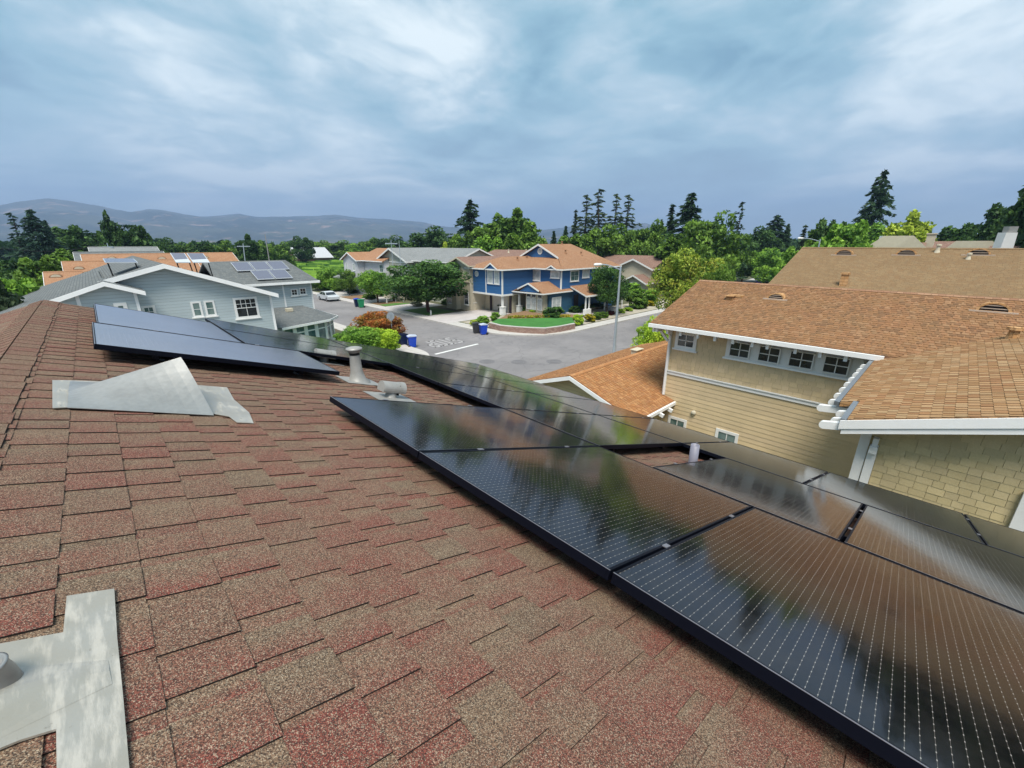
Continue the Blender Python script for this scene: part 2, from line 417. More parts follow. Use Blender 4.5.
mb=MB(); R_=9000; mb.face([(-R_,-R_,-.06),(R_,-R_,-.06),(R_,R_,-.06),(-R_,R_,-.06)])
struct(mb.build('ground',M['land']))
XA,XB,YA,YB=18.75,27.6,17.2,26.4        # kerb lines: street going away, street crossing
mb=MB()
mb.face([(-90,YA-.6,0),(160,YA-.6,0),(160,YB+.6,0),(-90,YB+.6,0)])
mb.face([(XA-.6,YB+.6,0),(XB+.6,YB+.6,0),(XB+.6,118,0),(XA-.6,118,0)])
mb.face([(XB+.6,YB+.6,0),(XB+8,YB+.6,0),(XB+8,YB+8,0),(XB+.6,YB+8,0)]); mb.face([(XA-5,YB+.6,0),(XA-.6,YB+.6,0),(XA-.6,YB+5,0),(XA-5,YB+5,0)])
ro=mb.build('road',M['asph']); struct(ro)
def arc(cx,cy,r,a0,a1,n=12): return [(cx+r*math.cos(rad(a0+(a1-a0)*i/n)),cy+r*math.sin(rad(a0+(a1-a0)*i/n))) for i in range(n+1)]
def lot(outer,inner,name,mat,inname):
    mb=MB(); mb.prism([(x,y,-.05) for x,y in outer],(0,0,.18)); struct(mb.build(name,M['conc']))
    mb=MB(); mb.prism([(x,y,.10) for x,y in inner],(0,0,.036)); struct(mb.build(inname,mat))
rc=7.2
lot([(140,YB)]+[(140,112),(XB,112)]+arc(XB+rc,YB+rc,rc,180,270), [(139,YB+1.5),(139,111),(XB+1.5,111)]+arc(XB+rc,YB+rc,rc-1.5,180,270),'sidewalk',M['earth'],'yard')
lot([(XA,112),(-70,112),(-70,YB)]+arc(XA-4.2,YB+4.2,4.2,270,360),[(XA-1.5,111),(-69,111),(-69,YB+1.5)]+arc(XA-4.2,YB+4.2,2.7,270,360),'sidewalk',M['earth'],'yard')
lot([(-90,YA),(-90,-60),(150,-60),(150,YA)],[(-89,YA-1.5),(-89,-59),(149,-59),(149,YA-1.5)],'sidewalk',M['earth'],'yard')
# painted markings
def flat(pts,z,mat,name,kind=True):
    mb=MB(); mb.face([(p[0],p[1],z) for p in pts]); o=mb.build(name,mat)
    if kind: struct(o)
    return o
flat([(19.0,28.75),(24.0,29.2),(24.0,29.5),(19.0,29.05)],.008,M['paint'],'stop_line')
mb=MB()   # STOP, letters read by traffic coming down the street
GL={'S':[(0,1,1,1),(0,.5,0,1),(0,.5,1,.5),(1,0,1,.5),(0,0,1,0)],'T':[(0,1,1,1),(.5,0,.5,1)],
    'O':[(0,0,1,0),(1,0,1,1),(0,1,1,1),(0,0,0,1)],'P':[(0,0,0,1),(0,1,1,1),(1,.5,1,1),(0,.5,1,.5)]}
for i,ch in enumerate('STOP'):
    for (x0,y0,x1,y1) in GL[ch]:
        # the driver heads towards -y, so letters run towards -x and stand upright towards -y... top away from him
        ox=23.6-i*.86; fx=lambda t:ox-t*.56; fy=lambda t:33.3-t*2.3
        a0,a1=sorted((fx(x0),fx(x1))); b0,b1=sorted((fy(y0),fy(y1)))
        mb.box(a0-.065,a1+.065,b0-.12,b1+.12,.004,.009)
o=mb.build('stop_marking',plain('worn road paint',(.36,.35,.35),.8,0,.3,6)); struct(o)
for i,(px,py) in enumerate([(487,361.5),(519,362),(554,361.5)]):
    q=wz(px,py); mb=MB(); mb.lathe((q.x,q.y,.004),[(.62,0),(.62,.006),(.40,.006),(.40,.002)],24)
    mb.lathe((q.x,q.y,.004),[(.36,0),(.36,.007),(.0,.007)],24)
    tag(mb.build('manhole_cover',plain('manhole rim %d'%i,(.14,.135,.14),.8)),['round manhole cover in the road, leftmost of the three','round manhole cover in the road, middle of the three','round manhole cover in the road, nearest the lamp post'][i],'manhole cover','manhole covers in the crossing')
# driveways, lawns and beds of the far side lots
def patch(pts,z,mat,name,h=.012):
    mb=MB(); mb.prism([(x,y,z) for x,y in pts],(0,0,h)); o=mb.build(name,mat); struct(o); return o
patch([(XB-.0,39.2),(XB,45.2),(37.8,45.0),(37.8,39.2)],.128,M['drive'],'driveway')
patch([(XB,51.5),(XB,56.3),(36,56.5),(36,51.8)],.128,M['drive'],'driveway')
patch([(XB,61.5),(XB,67.5),(38,67.5),(38,61.5)],.128,M['drive'],'driveway')
patch([(XB-.02,72.5),(XB-.02,80),(60,82),(60,74)],.128,M['conc'],'driveway')
patch([(XB+1.6,57),(XB+1.6,61),(33,61),(33,57)],.138,M['barkmulch'],'planting_bed')
patch([(XB+1.7,56.6),(XB+1.7,58.6),(32,58.6),(34,56.6)],.15,M['lawn'],'lawn')
patch([(XB+1.6,45.6),(XB+1.6,51.3),(33.5,51.3),(33.5,45.6)],.138,M['lawn'],'lawn')
patch([(XB+1.6,67.8),(XB+1.6,72.3),(33,72.3),(33,67.8)],.138,M['barkmulch'],'planting_bed')
patch([(37.4,YB+1.7),(75,YB+1.7),(75,33.8),(41,33.8)],.138,M['gravel'],'gravel_bed')
patch([(XB+1.7,34.6),(XB+1.7,38.9),(36,38.9),(38,34.4),(38,31)],.136,M['gravel'],'gravel_bed')
patch([(-60,YB+1.6),(14,YB+1.6),(17,30),(17.1,110),(-60,110)],.138,M['earth'],'yard')
patch([(8,YB+1.7),(14,YB+1.7),(16.8,31),(16.8,36),(8,36)],.152,M['lawn'],'lawn')
# vineyard field
def vine_ground():
    m=N('vineyard ground'); p=m.pos(); a=m.mix(m.ramp(m.noise(p,.02,4),[(.35,0),(.65,1)]),(.075,.16,.02),(.13,.24,.03))
    a=m.mix(m.ramp(m.noise(p,.25,4),[(.45,0),(.7,.5)]),a,(.05,.10,.015)); m.bsdf(Base_Color=a,Roughness=.95); return m.mat
M['vine']=vine_ground()
mb=MB(); mb.face([(-60,112,-.03),(230,108,-.03),(330,330,-.03),(-40,420,-.03)]); struct(mb.build('vineyard_ground',M['vine']))
vs=[];fs=[];tn=[]
for r in range(62):      # trellised rows, each a thin leafy wall; too many plants to count
    y0=116+r*3.6; n=70
    for i in range(n):
        x=-50+i*5.2+r*.5; hh=1.35+.35*math.sin(i*1.7+r)+random.random()*.3; w=.5+random.random()*.25
        b=len(vs); L=5.4
        vs += [(x,y0-w,.1),(x+L,y0-w,.1),(x+L,y0-w*.6,hh*.9),(x,y0-w*.6,hh),(x,y0+w*.6,hh),(x+L,y0+w*.6,hh*.9),(x,y0+w,.1),(x+L,y0+w,.1)]
        fs += [(b,b+1,b+2,b+3),(b+3,b+2,b+5,b+4),(b+4,b+5,b+7,b+6)]; tn+= [random.random()]*3
me=bpy.data.meshes.new('vine_rows'); me.from_pydata(vs,[],fs)
ca=me.color_attributes.new('tone','FLOAT_COLOR','CORNER'); ca.data.foreach_set('color',[c for t in tn for _ in range(4) for c in (t,t,t,1)])
me.materials.append(LF['bright']); o=bpy.data.objects.new('vine_rows',me); COL.objects.link(o)
tag(o,'bright green rows of vines in the field behind the houses','vines',kind='stuff')

# ------------------------------------------------------------------ our roof
GE=7.56                                    # gable end
house=thing('shingle_roof_house','house under the camera with a red brown shingle roof carrying solar panels','house',(0,2,0))
cs,sn=math.cos(SL),math.sin(SL)
BR=-.27; RIDGE=RP(0,BR)
def P1(a,b,h=0): return RP(a,BR+b,h)
def P2(a,b,h=0): return Vector((RIDGE.x-b*cs-h*sn, a, RIDGE.z-b*sn+h*cs))
def lay_courses(mb,P,a0,a1,L,e,flip,t=.0026,raise_=.0048,wr=(.085,.165),wl=(.015,.06),cf=None,edge=None,keep=None):
    def Fc(pts,col):
        if isinstance(col[0],tuple) and flip: col=col[::-1]
        mb.face(pts if not flip else pts[::-1],col=col)
    k=0; b=0.0
    while b<L:
        b1=min(b+e,L); a=a0-random.random()*.2; up=random.random()<.5
        ED=edge or (.5,0,1)
        while a<a1:
            w=random.uniform(*(wr if up else wl)); 
            s0=max(a,a0); s1=min(a+w,a1); a+=w
            if s1-s0<.004: up=not up; continue
            j=abs(random.gauss(0,.0008))
            col=(min(.95,max(.05,random.gauss(.46,.17))), max(0,random.gauss(.05,.3)), 0)
            if cf: col=cf()
            if keep and not keep((s0+s1)/2,b1): up=not up; continue
            lo=b1+(j if up else 0); hh=t+(raise_+random.uniform(-.0015,.001) if up else 0); h0=(raise_*.75 if up else .0)
            A=P(s0,b,h0); B_=P(s1,b,h0); C_=P(s1,lo,hh); D=P(s0,lo,hh)
            if cf: Fc([A,D,C_,B_],col)
            else:
                dl=random.gauss(.20,.15); n_=(max(0,min(1,col[0]-dl)),col[1],0); f_=(max(0,min(1,col[0]+dl)),col[1],0)
                Fc([A,D,C_,B_],(n_,n_,f_,f_))
            Fc([D,P(s0,lo,-.001),P(s1,lo,-.001),C_],(ED if edge else (.5,0,.6)) if not cf else tuple(x*.4 for x in col))
            if up:
                Fc([A,P(s0,b,-.001),P(s0,lo,-.001),D],ED); Fc([B_,C_,P(s1,lo,-.001),P(s1,b,-.001)],ED)
            up=not up
        b=b1
mb=MB(); lay_courses(mb,P1,-3.0,GE,7.2,.148,True)
rf=mb.build('roof_shingles',M['gran'],house)
mb=MB(); lay_courses(mb,P2,-3.0,GE,5.0,.148,False,raise_=.0018,wr=(.3,.6),wl=(.3,.6),edge=(.5,.2,.25))
rf2=mb.build('roof_shingles',M['gran'],house)
mb=MB(); a=-3.0                            # ridge cap
while a<GE:
    w=.128+random.gauss(0,.004); a2=min(a+.165,GE+.02)
    col=(max(.1,random.gauss(.5,.14)),abs(random.gauss(.15,.2)),0)
    for P,fl in ((P1,0),(P2,1)):
        q=[P(a,0,.0125),P(a,w,.0135),P(a2,w,.0105),P(a2,0,.0095)]
        mb.face(q if fl else q[::-1],col=col)
        for e1,e2,dd,cc in ((q[1],q[2],.016,(.5,0,.9)),(q[0],q[1],.004,(.5,.2,.35))):
            lo=[Vector(e1),Vector(e2),Vector(e2)-Vector((0,0,dd)),Vector(e1)-Vector((0,0,dd))]
            mb.face(lo,col=cc)
    a+=.145
mb.build('ridge_cap',M['gran'],house)
mb=MB()                                     # roof deck, fascia, walls
for P,L in ((P1,7.2),(P2,5.0)):
    q=[P(-3,0,-.012),P(-3,L,-.012),P(GE-.01,L,-.012),P(GE-.01,0,-.012)]; mb.prism(q,(0,0,-.16))
mb.build('roof_deck',M['gran_edge'],house)
mb=MB()
for P,L in ((P1,7.2),(P2,5.0)):
    mb.beam(P(GE+.0,0,-.13),P(GE+.0,L,-.13),.03,.2)
e1=P1(-3,7.2,-.1); e2=P1(GE,7.2,-.1); mb.beam(e1,e2,.12,.12)
mb.build('fascia',M['white'],house)
mb=MB(); xr=RIDGE.x; x1_=P1(0,6.6).x; x0_=P2(0,4.5).x
pent=[(x0_,7.0,.13),(x1_,7.0,.13),(x1_,7.0,P1(0,6.6).z-.2),(xr,7.0,RIDGE.z-.2),(x0_,7.0,P2(0,4.5).z-.2)]
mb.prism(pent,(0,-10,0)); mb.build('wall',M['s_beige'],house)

# --- vents and flashings on our roof
def RPv(a,b,h,up=0): return RP(a,b,h)+Vector((0,0,up))
mb=MB()                                     # sheet metal hood: low towards the ridge, opening down the slope
fl=[RP(2.70,-.045,.010),RP(3.34,-.045,.010),RP(3.42,.76,.013),RP(2.62,.76,.013)]
mb2=MB()
w0=(2.755,3.30); apx=RP(3.06,.455,.262)
r0a,r0b=RP(2.765,.015,.012),RP(3.30,.015,.012)
f0,f1=RP(2.74,.575,.012),RP(3.40,.575,.012)
top0=RP(3.03,.02,.02)
n=10
def hood(t,s):   # t 0..1 ridge side to open side, s -1..1 across
    a=3.04+s*(.275+.055*t); 
    hh=.012+(.012+.238*t)*(1-abs(s)**1.08); b=.015+(.565-.135*(1-abs(s)))*t
    return RP(a,b,hh)
for i in range(n):
    for j in range(16):
        s0,s1=-1+j/8,-1+(j+1)/8; t0,t1=i/n,(i+1)/n
        mb.face([hood(t0,s0),hood(t0,s1),hood(t1,s1),hood(t1,s0)])
hd=mb.build('vent_hood',M['galv'],house); hd['label']='silver sheet metal vent hood shaped like a small tent'
mo=hd.modifiers.new('s','SOLIDIFY'); mo.thickness=.003
mb=MB(); mb.prism([RP(*p,.0095) for p in ((2.755,-.03),(2.775,.015),(2.765,.56),(2.70,.65),(2.585,.665),(2.58,.745),(2.80,.775),(3.10,.76),(3.45,.79),(3.46,.60),(3.34,.0),(3.32,-.05))][::-1],(0,0,.004))
mb.build('flashing',M['seal'],hd)
for a_,b_ in ((2.80,.61),(2.66,.70),(2.98,.66),(3.2,.70),(3.38,.66),(2.80,-.01),(3.1,-.02)):
    mb=MB(); mb.lathe(RP(a_,b_,.0135),[(.006,0),(.005,.0015),(0,.002)],8,axis=Vector((sn,0,cs))); mb.build('nail_head',M['ventp'],hd)
# bottom left aluminium flashing with the foot of a pipe at the frame's edge
mb=MB()
def lf(px,py): 
    r=Vector(ray(px,py)); nrm=Vector((sn,0,cs)); t=-(HR-.011)/r.dot(nrm); return Vector((0,0,H))+r*t
outl=[(-62,672),(-6,646.5),(63,634),(66.5,597.5),(114,590),(117,640),(123,700),(130,782),(57,800),(56,731),(20,742),(-70,779)]
mb.prism([lf(*p) for p in outl][::-1],Vector((sn,0,cs))*.004)
fo=mb.build('flashing',M['seal'],house); fo['label']='bare aluminium pipe flashing with sealant smears'
mb=MB()
pk=[(-60,668),(-60,772),(108,655),(108,690)]
u0=[lf(-60,676)+Vector((sn,0,cs))*.004,lf(-60,770)+Vector((sn,0,cs))*.004]; u1=[lf(108,662)+Vector((sn,0,cs))*.0045,lf(112,686)+Vector((sn,0,cs))*.0045]
rd=[lf(-60,722)+Vector((sn,0,cs))*.024,lf(109,673)+Vector((sn,0,cs))*.006]
mb.face([u0[0],rd[0],rd[1],u1[0]][::-1]); mb.face([rd[0],u0[1],u1[1],rd[1]][::-1])
mb.build('fold',M['seal'],fo,smooth=False)
mb=MB(); pc=lf(-16,690)+Vector((sn,0,cs))*.016
mb.lathe(pc-Vector((0,0,.03)),[(.040,0),(.036,.03),(.031,.05),(.033,.056),(.027,.058),(.027,.0)],28)
mb.build('pipe_collar',M['galv'],fo,smooth=True)
# pipe vent with a cap
c0=RP(4.25,2.15,0)
mb=MB(); mb.lathe(c0,[(.13,-.05),(.125,.0),(.085,.035),(.063,.12),(.052,.30)],24)
pv=mb.build('vent_pipe',M['ventp'],house,smooth=True); pv['label']='pale tapered flue pipe with a flat cap'
mb=MB(); mb.lathe(c0,[(.052,.30),(.052,.33),(.0,.33)],24,0); mb.build('throat',M['dark'],pv)
mb=MB(); mb.lathe(c0,[(.045,.325),(.062,.330),(.062,.352),(.082,.356),(.084,.372),(.05,.384),(.0,.388)],24); mb.build('vent_cap',M['ventp'],pv,smooth=True)
def flash(par,a0,a1,b0,b1):
    mb=MB(); mb.prism([RP(a0,b0,.0105),RP(a1,b0,.0105),RP(a1,b1,.0105),RP(a0,b1,.0105)],Vector((sn,0,cs))*.003); mb.build('flashing',M['ventp'],par)
flash(pv,4.08,4.42,1.97,2.36)
def hoodvent(a,b,lab):        # half round hood on a short riser, open down the slope
    nn=Vector((sn,0,cs)); B_=Vector((cs,0,-sn)); A_=Vector((0,1,0)); c=RP(a,b,.0)
    mb=MB(); mb.lathe(c+nn*.0,[(.075,0),(.055,.02),(.05,.07)],18,axis=nn)
    o=mb.build('roof_vent',M['ventp'],house,smooth=True); o['label']=lab
    mb=MB(); n=14; r=.068; hc=c+nn*.095
    for L0,L1,rr in ((-.115,.115,r),(.06,.118,r*1.07)):
        for i in range(n):
            t0=rad(-25+230*i/n); t1=rad(-25+230*(i+1)/n)
            p=lambda t,x:hc+B_*x+(A_*math.cos(t)+nn*math.sin(t))*rr
            mb.face([p(t0,L0),p(t1,L0),p(t1,L1),p(t0,L1)])
    p=[hc+B_*-.115+(A_*math.cos(rad(-25+230*i/n))+nn*math.sin(rad(-25+230*i/n)))*r for i in range(n+1)]
    mb.face(p)
    h=mb.build('hood',M['ventp'],o); h.modifiers.new('s','SOLIDIFY').thickness=.004
    mb=MB(); mb.obox(hc+B_*.05+nn*-.005,B_*.004,A_*.055,nn*.05); mb.build('mesh_screen',M['dark'],o)
    flash(o,a-.17,a+.17,b-.2,b+.2)
hoodvent(5.39,2.22,'round hooded vent between the far panels and the flue pipe')
hoodvent(3.55,2.15,'round hooded vent just behind the nearer panel corner')
c0=RP(1.425,4.35,0)
mb=MB(); mb.lathe(c0,[(.05,0),(.042,.03),(.041,.235),(.034,.235),(.034,.12)],20); vp=mb.build('plumbing_pipe',plain('grey plastic pipe',(.20,.20,.25),.5),house,smooth=True)
mb=MB(); mb.lathe(c0,[(.034,.19),(.0,.19)],20); mb.build('bore',M['dark'],vp)

# ------------------------------------------------------------------ solar panels
HP=HR-.655
nn=Vector((sn,0,cs)); Bv=Vector((cs,0,-sn)); Av=Vector((0,1,0))
def panel(a0,a1,b0,b1,label,land=False,cm='cells'):
    org=RP((a0+a1)/2,(b0+b1)/2,HP); t=thing('solar_panel',label,'solar panel',org,'black solar panels on the red brown roof')
    w=(a1-a0)/2; l=(b1-b0)/2; f=.011; th=.036
    mb=MB(); g=nn*(-th/2)
    for sgn in (-1,1):
        mb.obox(org+Av*sgn*(w-f/2)+g,Av*f/2,Bv*l,nn*th/2)
        mb.obox(org+Bv*sgn*(l-f/2)+g,Av*(w-f-.0005),Bv*f/2,nn*th/2)
    mb.build('frame',M['black_al'],t)
    mb=MB(); q=[org+Av*x*(w-f)+Bv*y*(l-f)-nn*.0015 for x,y in ((-1,-1),(-1,1),(1,1),(1,-1))]
    W=2*(w-f); L=2*(l-f)
    uv=[(0,0),(0,L),(W,L),(W,0)] if not land else [(0,0),(L,0),(L,W),(0,W)]
    mb.face(q,uv); q2=[p-nn*.004 for p in q]; mb.face(q2[::-1],uv,m=1)
    mb.build('glass',[M[cm],M['black_al']],t)
    for sb in (-.5,.5):
        mb=MB(); mb.obox(org+Av*(w+.008)+Bv*l*sb+nn*.0015,Av*.010,Bv*.02,nn*.002)
        if a0<5: mb.build('clamp',M['edge_al'],t)
    # pale strip painted in as a highlight along the frame's upper edge
    mb=MB(); mb.obox(org-Bv*(l-.002)+nn*.0006,Av*w,Bv*.0018,nn*.0006); mb.build('lip_highlight',M['edge_al'],t)
    return t
rows=[(1.285,3.035),(3.06,4.81),(4.835,6.585)]
J=[-1.80,-.60,.575,1.745,2.905,4.06,5.205,6.34,7.47]
names=['nearest','second','third','fourth','fifth','sixth','seventh','eighth']
g=.0062
for r,(b0,b1) in enumerate(rows):
    rn=['upper row','middle row','lowest row'][r]
    for k in range(8):
        a0,a1=J[k]+g,J[k+1]-g
        if r==0 and k>3: continue
        if r==1 and k<2: a0,a1=[(-2.19+g,-1.04-g),(-1.03+g,.115-g)][k]
        if r==1 and k==2: a0,a1=.125+g,1.275-g
        lab='black solar panel, %s from the camera in the %s'%(names[k],rn)
        if r==0 and k==3: lab='panel whose corner points at the hooded vent, far end of the upper row'
        if r==1 and k==2: lab='panel just before the gap holding the grey plumbing pipe, middle row'
        if r==1 and k==3: lab='black solar panel just beyond the gap with the grey pipe, middle row'
        panel(a0,a1,b0,b1,lab)
panel(4.02,5.19,.11,1.83,'pale reflecting panel standing above the sheet metal hood',cm='cells_glare')
panel(5.21,6.93,.14,1.27,'panel behind the one above the sheet metal hood, at the ridge',land=True,cm='cells_glare')
panel(5.215,6.335,1.295,3.035,'panel beyond the hooded vent, right of the ridge side panels')
panel(6.355,7.46,1.295,3.035,'farthest panel beside the gable end, right of the ridge side panels')
def rail(a0,a1,b):
    mb=MB(); h=HP-.036; mb.obox(RP((a0+a1)/2,b,h-.022),Av*(a1-a0)/2,Bv*.017,nn*.02)
    t=thing('mounting_rail','black rail fixed along the roof under the solar panels','rail',RP(a0,b,.05),'rails under the panels')
    mb.build('rail',M['black_al'],t); a=a0+.25
    while a<a1:
        m2=MB(); m2.obox(RP(a,b+.03,.033),Av*.02,Bv*.003,nn*.03); m2.obox(RP(a,b+.05,.010),Av*.022,Bv*.03,nn*.003); m2.build('foot',M['edge_al'],t); a+=1.2
for (b0,b1),(a0,a1) in zip(rows,((-1.8,2.9),(-2.2,1.27),(-1.8,7.4))):
    rail(a0+.06,a1-.03,b0+.35); rail(a0+.06,a1-.03,b1-.35)
rail(1.8,7.4,rows[1][0]+.35); rail(1.8,7.4,rows[1][1]-.35)
rail(4.08,5.15,.45); rail(4.08,5.15,1.5); rail(5.25,6.9,.36); rail(5.25,7.4,1.62); rail(5.25,7.4,2.7)

# ------------------------------------------------------------------ building helpers
FN={'-x':(Vector((-1,0,0)),Vector((0,-1,0))),'+x':(Vector((1,0,0)),Vector((0,1,0))),
    '-y':(Vector((0,-1,0)),Vector((1,0,0))),'+y':(Vector((0,1,0)),Vector((-1,0,0)))}
Z=Vector((0,0,1))
def window(par,c,face,w,h,nx=2,ny=2,glass='glass',fr=.09,sill=True,trim='white',hbar=None,label=None,head=False,proud=.045):
    n,u=FN[face]; c=Vector(c)
    mb=MB()
    for sg in (-1,1): mb.obox(c+u*sg*(w/2+fr/2)+n*proud/2,u*fr/2,n*proud/2,Z*(h/2+fr-.001))
    for sg in (-1,1): mb.obox(c+Z*sg*(h/2+fr/2)+n*(proud/2-.002),u*w/2,n*(proud/2),Z*fr/2)
    if sill: mb.obox(c-Z*(h/2+fr+.03)+n*(proud/2+.02),u*(w/2+fr+.06),n*(proud/2+.022),Z*.032)
    if head: mb.obox(c+Z*(h/2+fr+.025)+n*(proud/2+.01),u*(w/2+fr+.05),n*(proud/2+.012),Z*.027)
    f=mb.build('window',M[trim],par)
    if label: f['label']=label
    mb=MB(); p=c+n*.012; mb.obox(p,u*w/2,n*.006,Z*h/2); mb.build('pane',M[glass],f)
    mb=MB(); b=.014
    for i in range(1,nx): mb.obox(c+u*(-w/2+w*i/nx)+n*.024,u*b,n*.008,Z*h/2)
    for i in range(1,ny): mb.obox(c+Z*(-h/2+h*i/ny)+n*.0245,u*w/2,n*.0075,Z*b)
    if hbar is not None: mb.obox(c+Z*(-h/2+h*hbar)+n*.026,u*w/2,n*.008,Z*b*1.6)
    if mb.v: mb.build('muntins',M[trim],f)
    return f
def wpx(par,face,pl,A,B,grow=0,**k):      # window whose pane corners are surveyed at two photo points on wall plane pl
    fn=wx if face[1]=='x' else wy
    a=fn(*A,pl); b=fn(*B,pl); c=(a+b)/2
    w=abs(a.y-b.y) if face[1]=='x' else abs(a.x-b.x); h=abs(a.z-b.z)
    return window(par,c,face,w,h,**k)
def slab(mb,pts,t=.14,m=0,ms=0):          # sloped roof slab, first edge is the eave
    P=[Vector(p) for p in pts]; nv=Vector((0,0,0))
    for i in range(1,len(P)-1): nv+=(P[i]-P[0]).cross(P[i+1]-P[0])
    if nv.z<0: P=[P[1],P[0]]+P[2:][::-1]; nv=-nv
    nv.normalize(); u=(P[1]-P[0]).normalized(); v=nv.cross(u)
    mb.face(P,[((p).dot(u),p.dot(v)) for p in P],m)
    Q=[p-Z*t for p in P]; mb.face(Q[::-1],m=ms)
    for i in range(len(P)):
        j=(i+1)%len(P); mb.face([P[j],P[i],Q[i],Q[j]],m=ms)
class Gable:      # ridge along axis from r0 to r1; cA,cR,cB cross coordinates of eave, ridge, eave with heights
    def __init__(s,axis,r0,r1,cA,cR,cB,zA,zR,zB):
        s.__dict__.update(locals())
    def P(s,r,c,z): return Vector((c,r,z)) if s.axis=='y' else Vector((r,c,z))
    def roof(s,mb,t=.14):
        slab(mb,[s.P(s.r0,s.cA,s.zA),s.P(s.r1,s.cA,s.zA),s.P(s.r1,s.cR,s.zR),s.P(s.r0,s.cR,s.zR)],t)
        slab(mb,[s.P(s.r0,s.cB,s.zB),s.P(s.r1,s.cB,s.zB),s.P(s.r1,s.cR,s.zR-.001),s.P(s.r0,s.cR,s.zR-.001)],t)
    def cap(s,mb,w=.14):
        dz=.034
        for sg,c,z in ((1,s.cA,s.zA),(-1,s.cB,s.zB)):
            k=(s.zR-z)/abs(s.cR-c); d=w if c>s.cR else -w
            q=[s.P(s.r0,s.cR,s.zR+dz),s.P(s.r1,s.cR,s.zR+dz),s.P(s.r1,s.cR+d,s.zR-w*k+dz),s.P(s.r0,s.cR+d,s.zR-w*k+dz)]
            slab(mb,[q[3],q[2],q[1],q[0]],.03)
    def trim(s,mb,ends=(1,1),eaves=(1,1),w=.22,g=.11,off=0.0):
        for e,r,sg in ((ends[0],s.r0,-1),(ends[1],s.r1,1)):
            if not e: continue
            r=r+sg*.016
            for c,z in ((s.cA,s.zA),(s.cB,s.zB)):
                dn=Z*(w/2+.02); dc=.0
                mb.prism([s.P(r,c,z-.01),s.P(r,s.cR,s.zR-.01),s.P(r,s.cR,s.zR-.01-w),s.P(r,c,z-.01-w)],s.P(sg*.03,0,0))
        for e,c,z in ((eaves[0],s.cA,s.zA),(eaves[1],s.cB,s.zB)):
            if not e: continue
            o=(g/2) if c>s.cR else -(g/2)
            mb.beam(s.P(s.r0,c+o,z-.075),s.P(s.r1,c+o,z-.075),g,.13)
    def wall(s,mb,i0,i1,ia,ib,z0=.13,d=.16,m=0):   # inset walls with gable ends
        kA=(s.zR-s.zA)/(s.cR-s.cA); kB=(s.zR-s.zB)/(s.cR-s.cB)
        a=s.cA+ia if s.cA<s.cR else s.cA-ia; b=s.cB-ib if s.cB>s.cR else s.cB+ib
        za=s.zA+kA*(a-s.cA)-d; zb=s.zB+kB*(b-s.cB)-d
        pent=[s.P(s.r0+i0,a,z0),s.P(s.r0+i0,b,z0),s.P(s.r0+i0,b,zb),s.P(s.r0+i0,s.cR,s.zR-d),s.P(s.r0+i0,a,za)]
        mb.prism(pent,s.P(s.r1-s.r0-i0-i1,0,0),m)
def halfvent(par,P,k,w=.42,mat='r_far',face='-x',lab=None):   # half round louvred roof vent on a slope facing -x
    P=Vector(P); mb=MB(); n=12; r=w/2
    def A(i,x,rr,z0=0): 
        t=PI*i/n; return P+Vector((x,math.cos(t)*rr,math.sin(t)*rr*.72+z0))
    for i in range(n):
        mb.face([A(i,-.02,r),A(i+1,-.02,r),A(i+1,.55,r*.9),A(i,.55,r*.9)])
        mb.face([A(i,-.02,r),A(i,-.02,r*.82),A(i+1,-.02,r*.82),A(i+1,-.02,r)])
    o=mb.build('roof_vent',M['r_wing'],par)
    mb=MB(); mb.face([A(i,.02,r*.83) for i in range(n+1)]); mb.build('opening',M['dark'],o)
    mb=MB()
    for q in (.2,.42): 
        hw=r*.8*math.sqrt(max(0,1-(q/.72)**2)) if q<.72 else .1
        z=q*r*1.1; hw=r*.8*math.sqrt(1-min(.99,(z/(r*.72))**2)); mb.box(P.x-.01,P.x+.01,P.y-hw,P.y+hw,P.z+z-.012,P.z+z+.012)
    mb.box(P.x-.12,P.x+.0,P.y-r*1.35,P.y+r*1.35,P.z-.05,P.z+.01)
    mb.build('louvre',M['pinklou'],o)
    return o
M['barnroof']=plain('pale metal barn roof',(.42,.43,.45),.6); M['gutd']=plain('weathered dark gutter',(.17,.19,.21),.35,.3); M['brickish']=plain('barn wall',(.2,.10,.08),.9)
M['pinklou']=plain('vent louvres',(.42,.33,.26),.7)
def stubpipe(par,P,r=.05,h=.35,cap=True,mat='r_wing'):
    mb=MB(); P=Vector(P); mb.lathe(P,[(r*2.2,-.1),(r*1.3,.08),(r,h)],10)
    if cap: mb.lathe(P,[(r*1.7,h),(r*1.7,h+.07),(0,h+.09)],10)
    o=mb.build('vent_pipe',M[mat],par); return o

# ------------------------------------------------------------------ beige neighbour on the right
NB=thing('beige_house','large beige house with brown shingle roof, white rafter tails and small square windows','house',(18,0,0))
EX,EZ=15.92,5.7; main=Gable('y',-14,8.37,EX,20.27,24.6,EZ,7.15,5.7)
mb=MB(); main.roof(mb,.12); main.cap(mb); R1=mb.build('roof',M['r_main'],NB)
mb=MB(); 
main.trim(mb,(0,0),(0,1),.2)
mb.beam((EX-.05,.98,EZ-.075),(EX-.05,8.37,EZ-.075),.11,.14)
mb.build('gutter',M['white2'],NB)
XW=16.52; YC=7.74
mb=MB(); main.wall(mb,0,.63,XW-EX,.6,.13,.12); mb.build('wall',M['s_beige'],NB)
BE=(.72,.555,.335)
def jit(c,a=.06):
    k=1+random.uniform(-a,a); return (c[0]*k,c[1]*k,c[2]*k*random.uniform(.97,1.03))
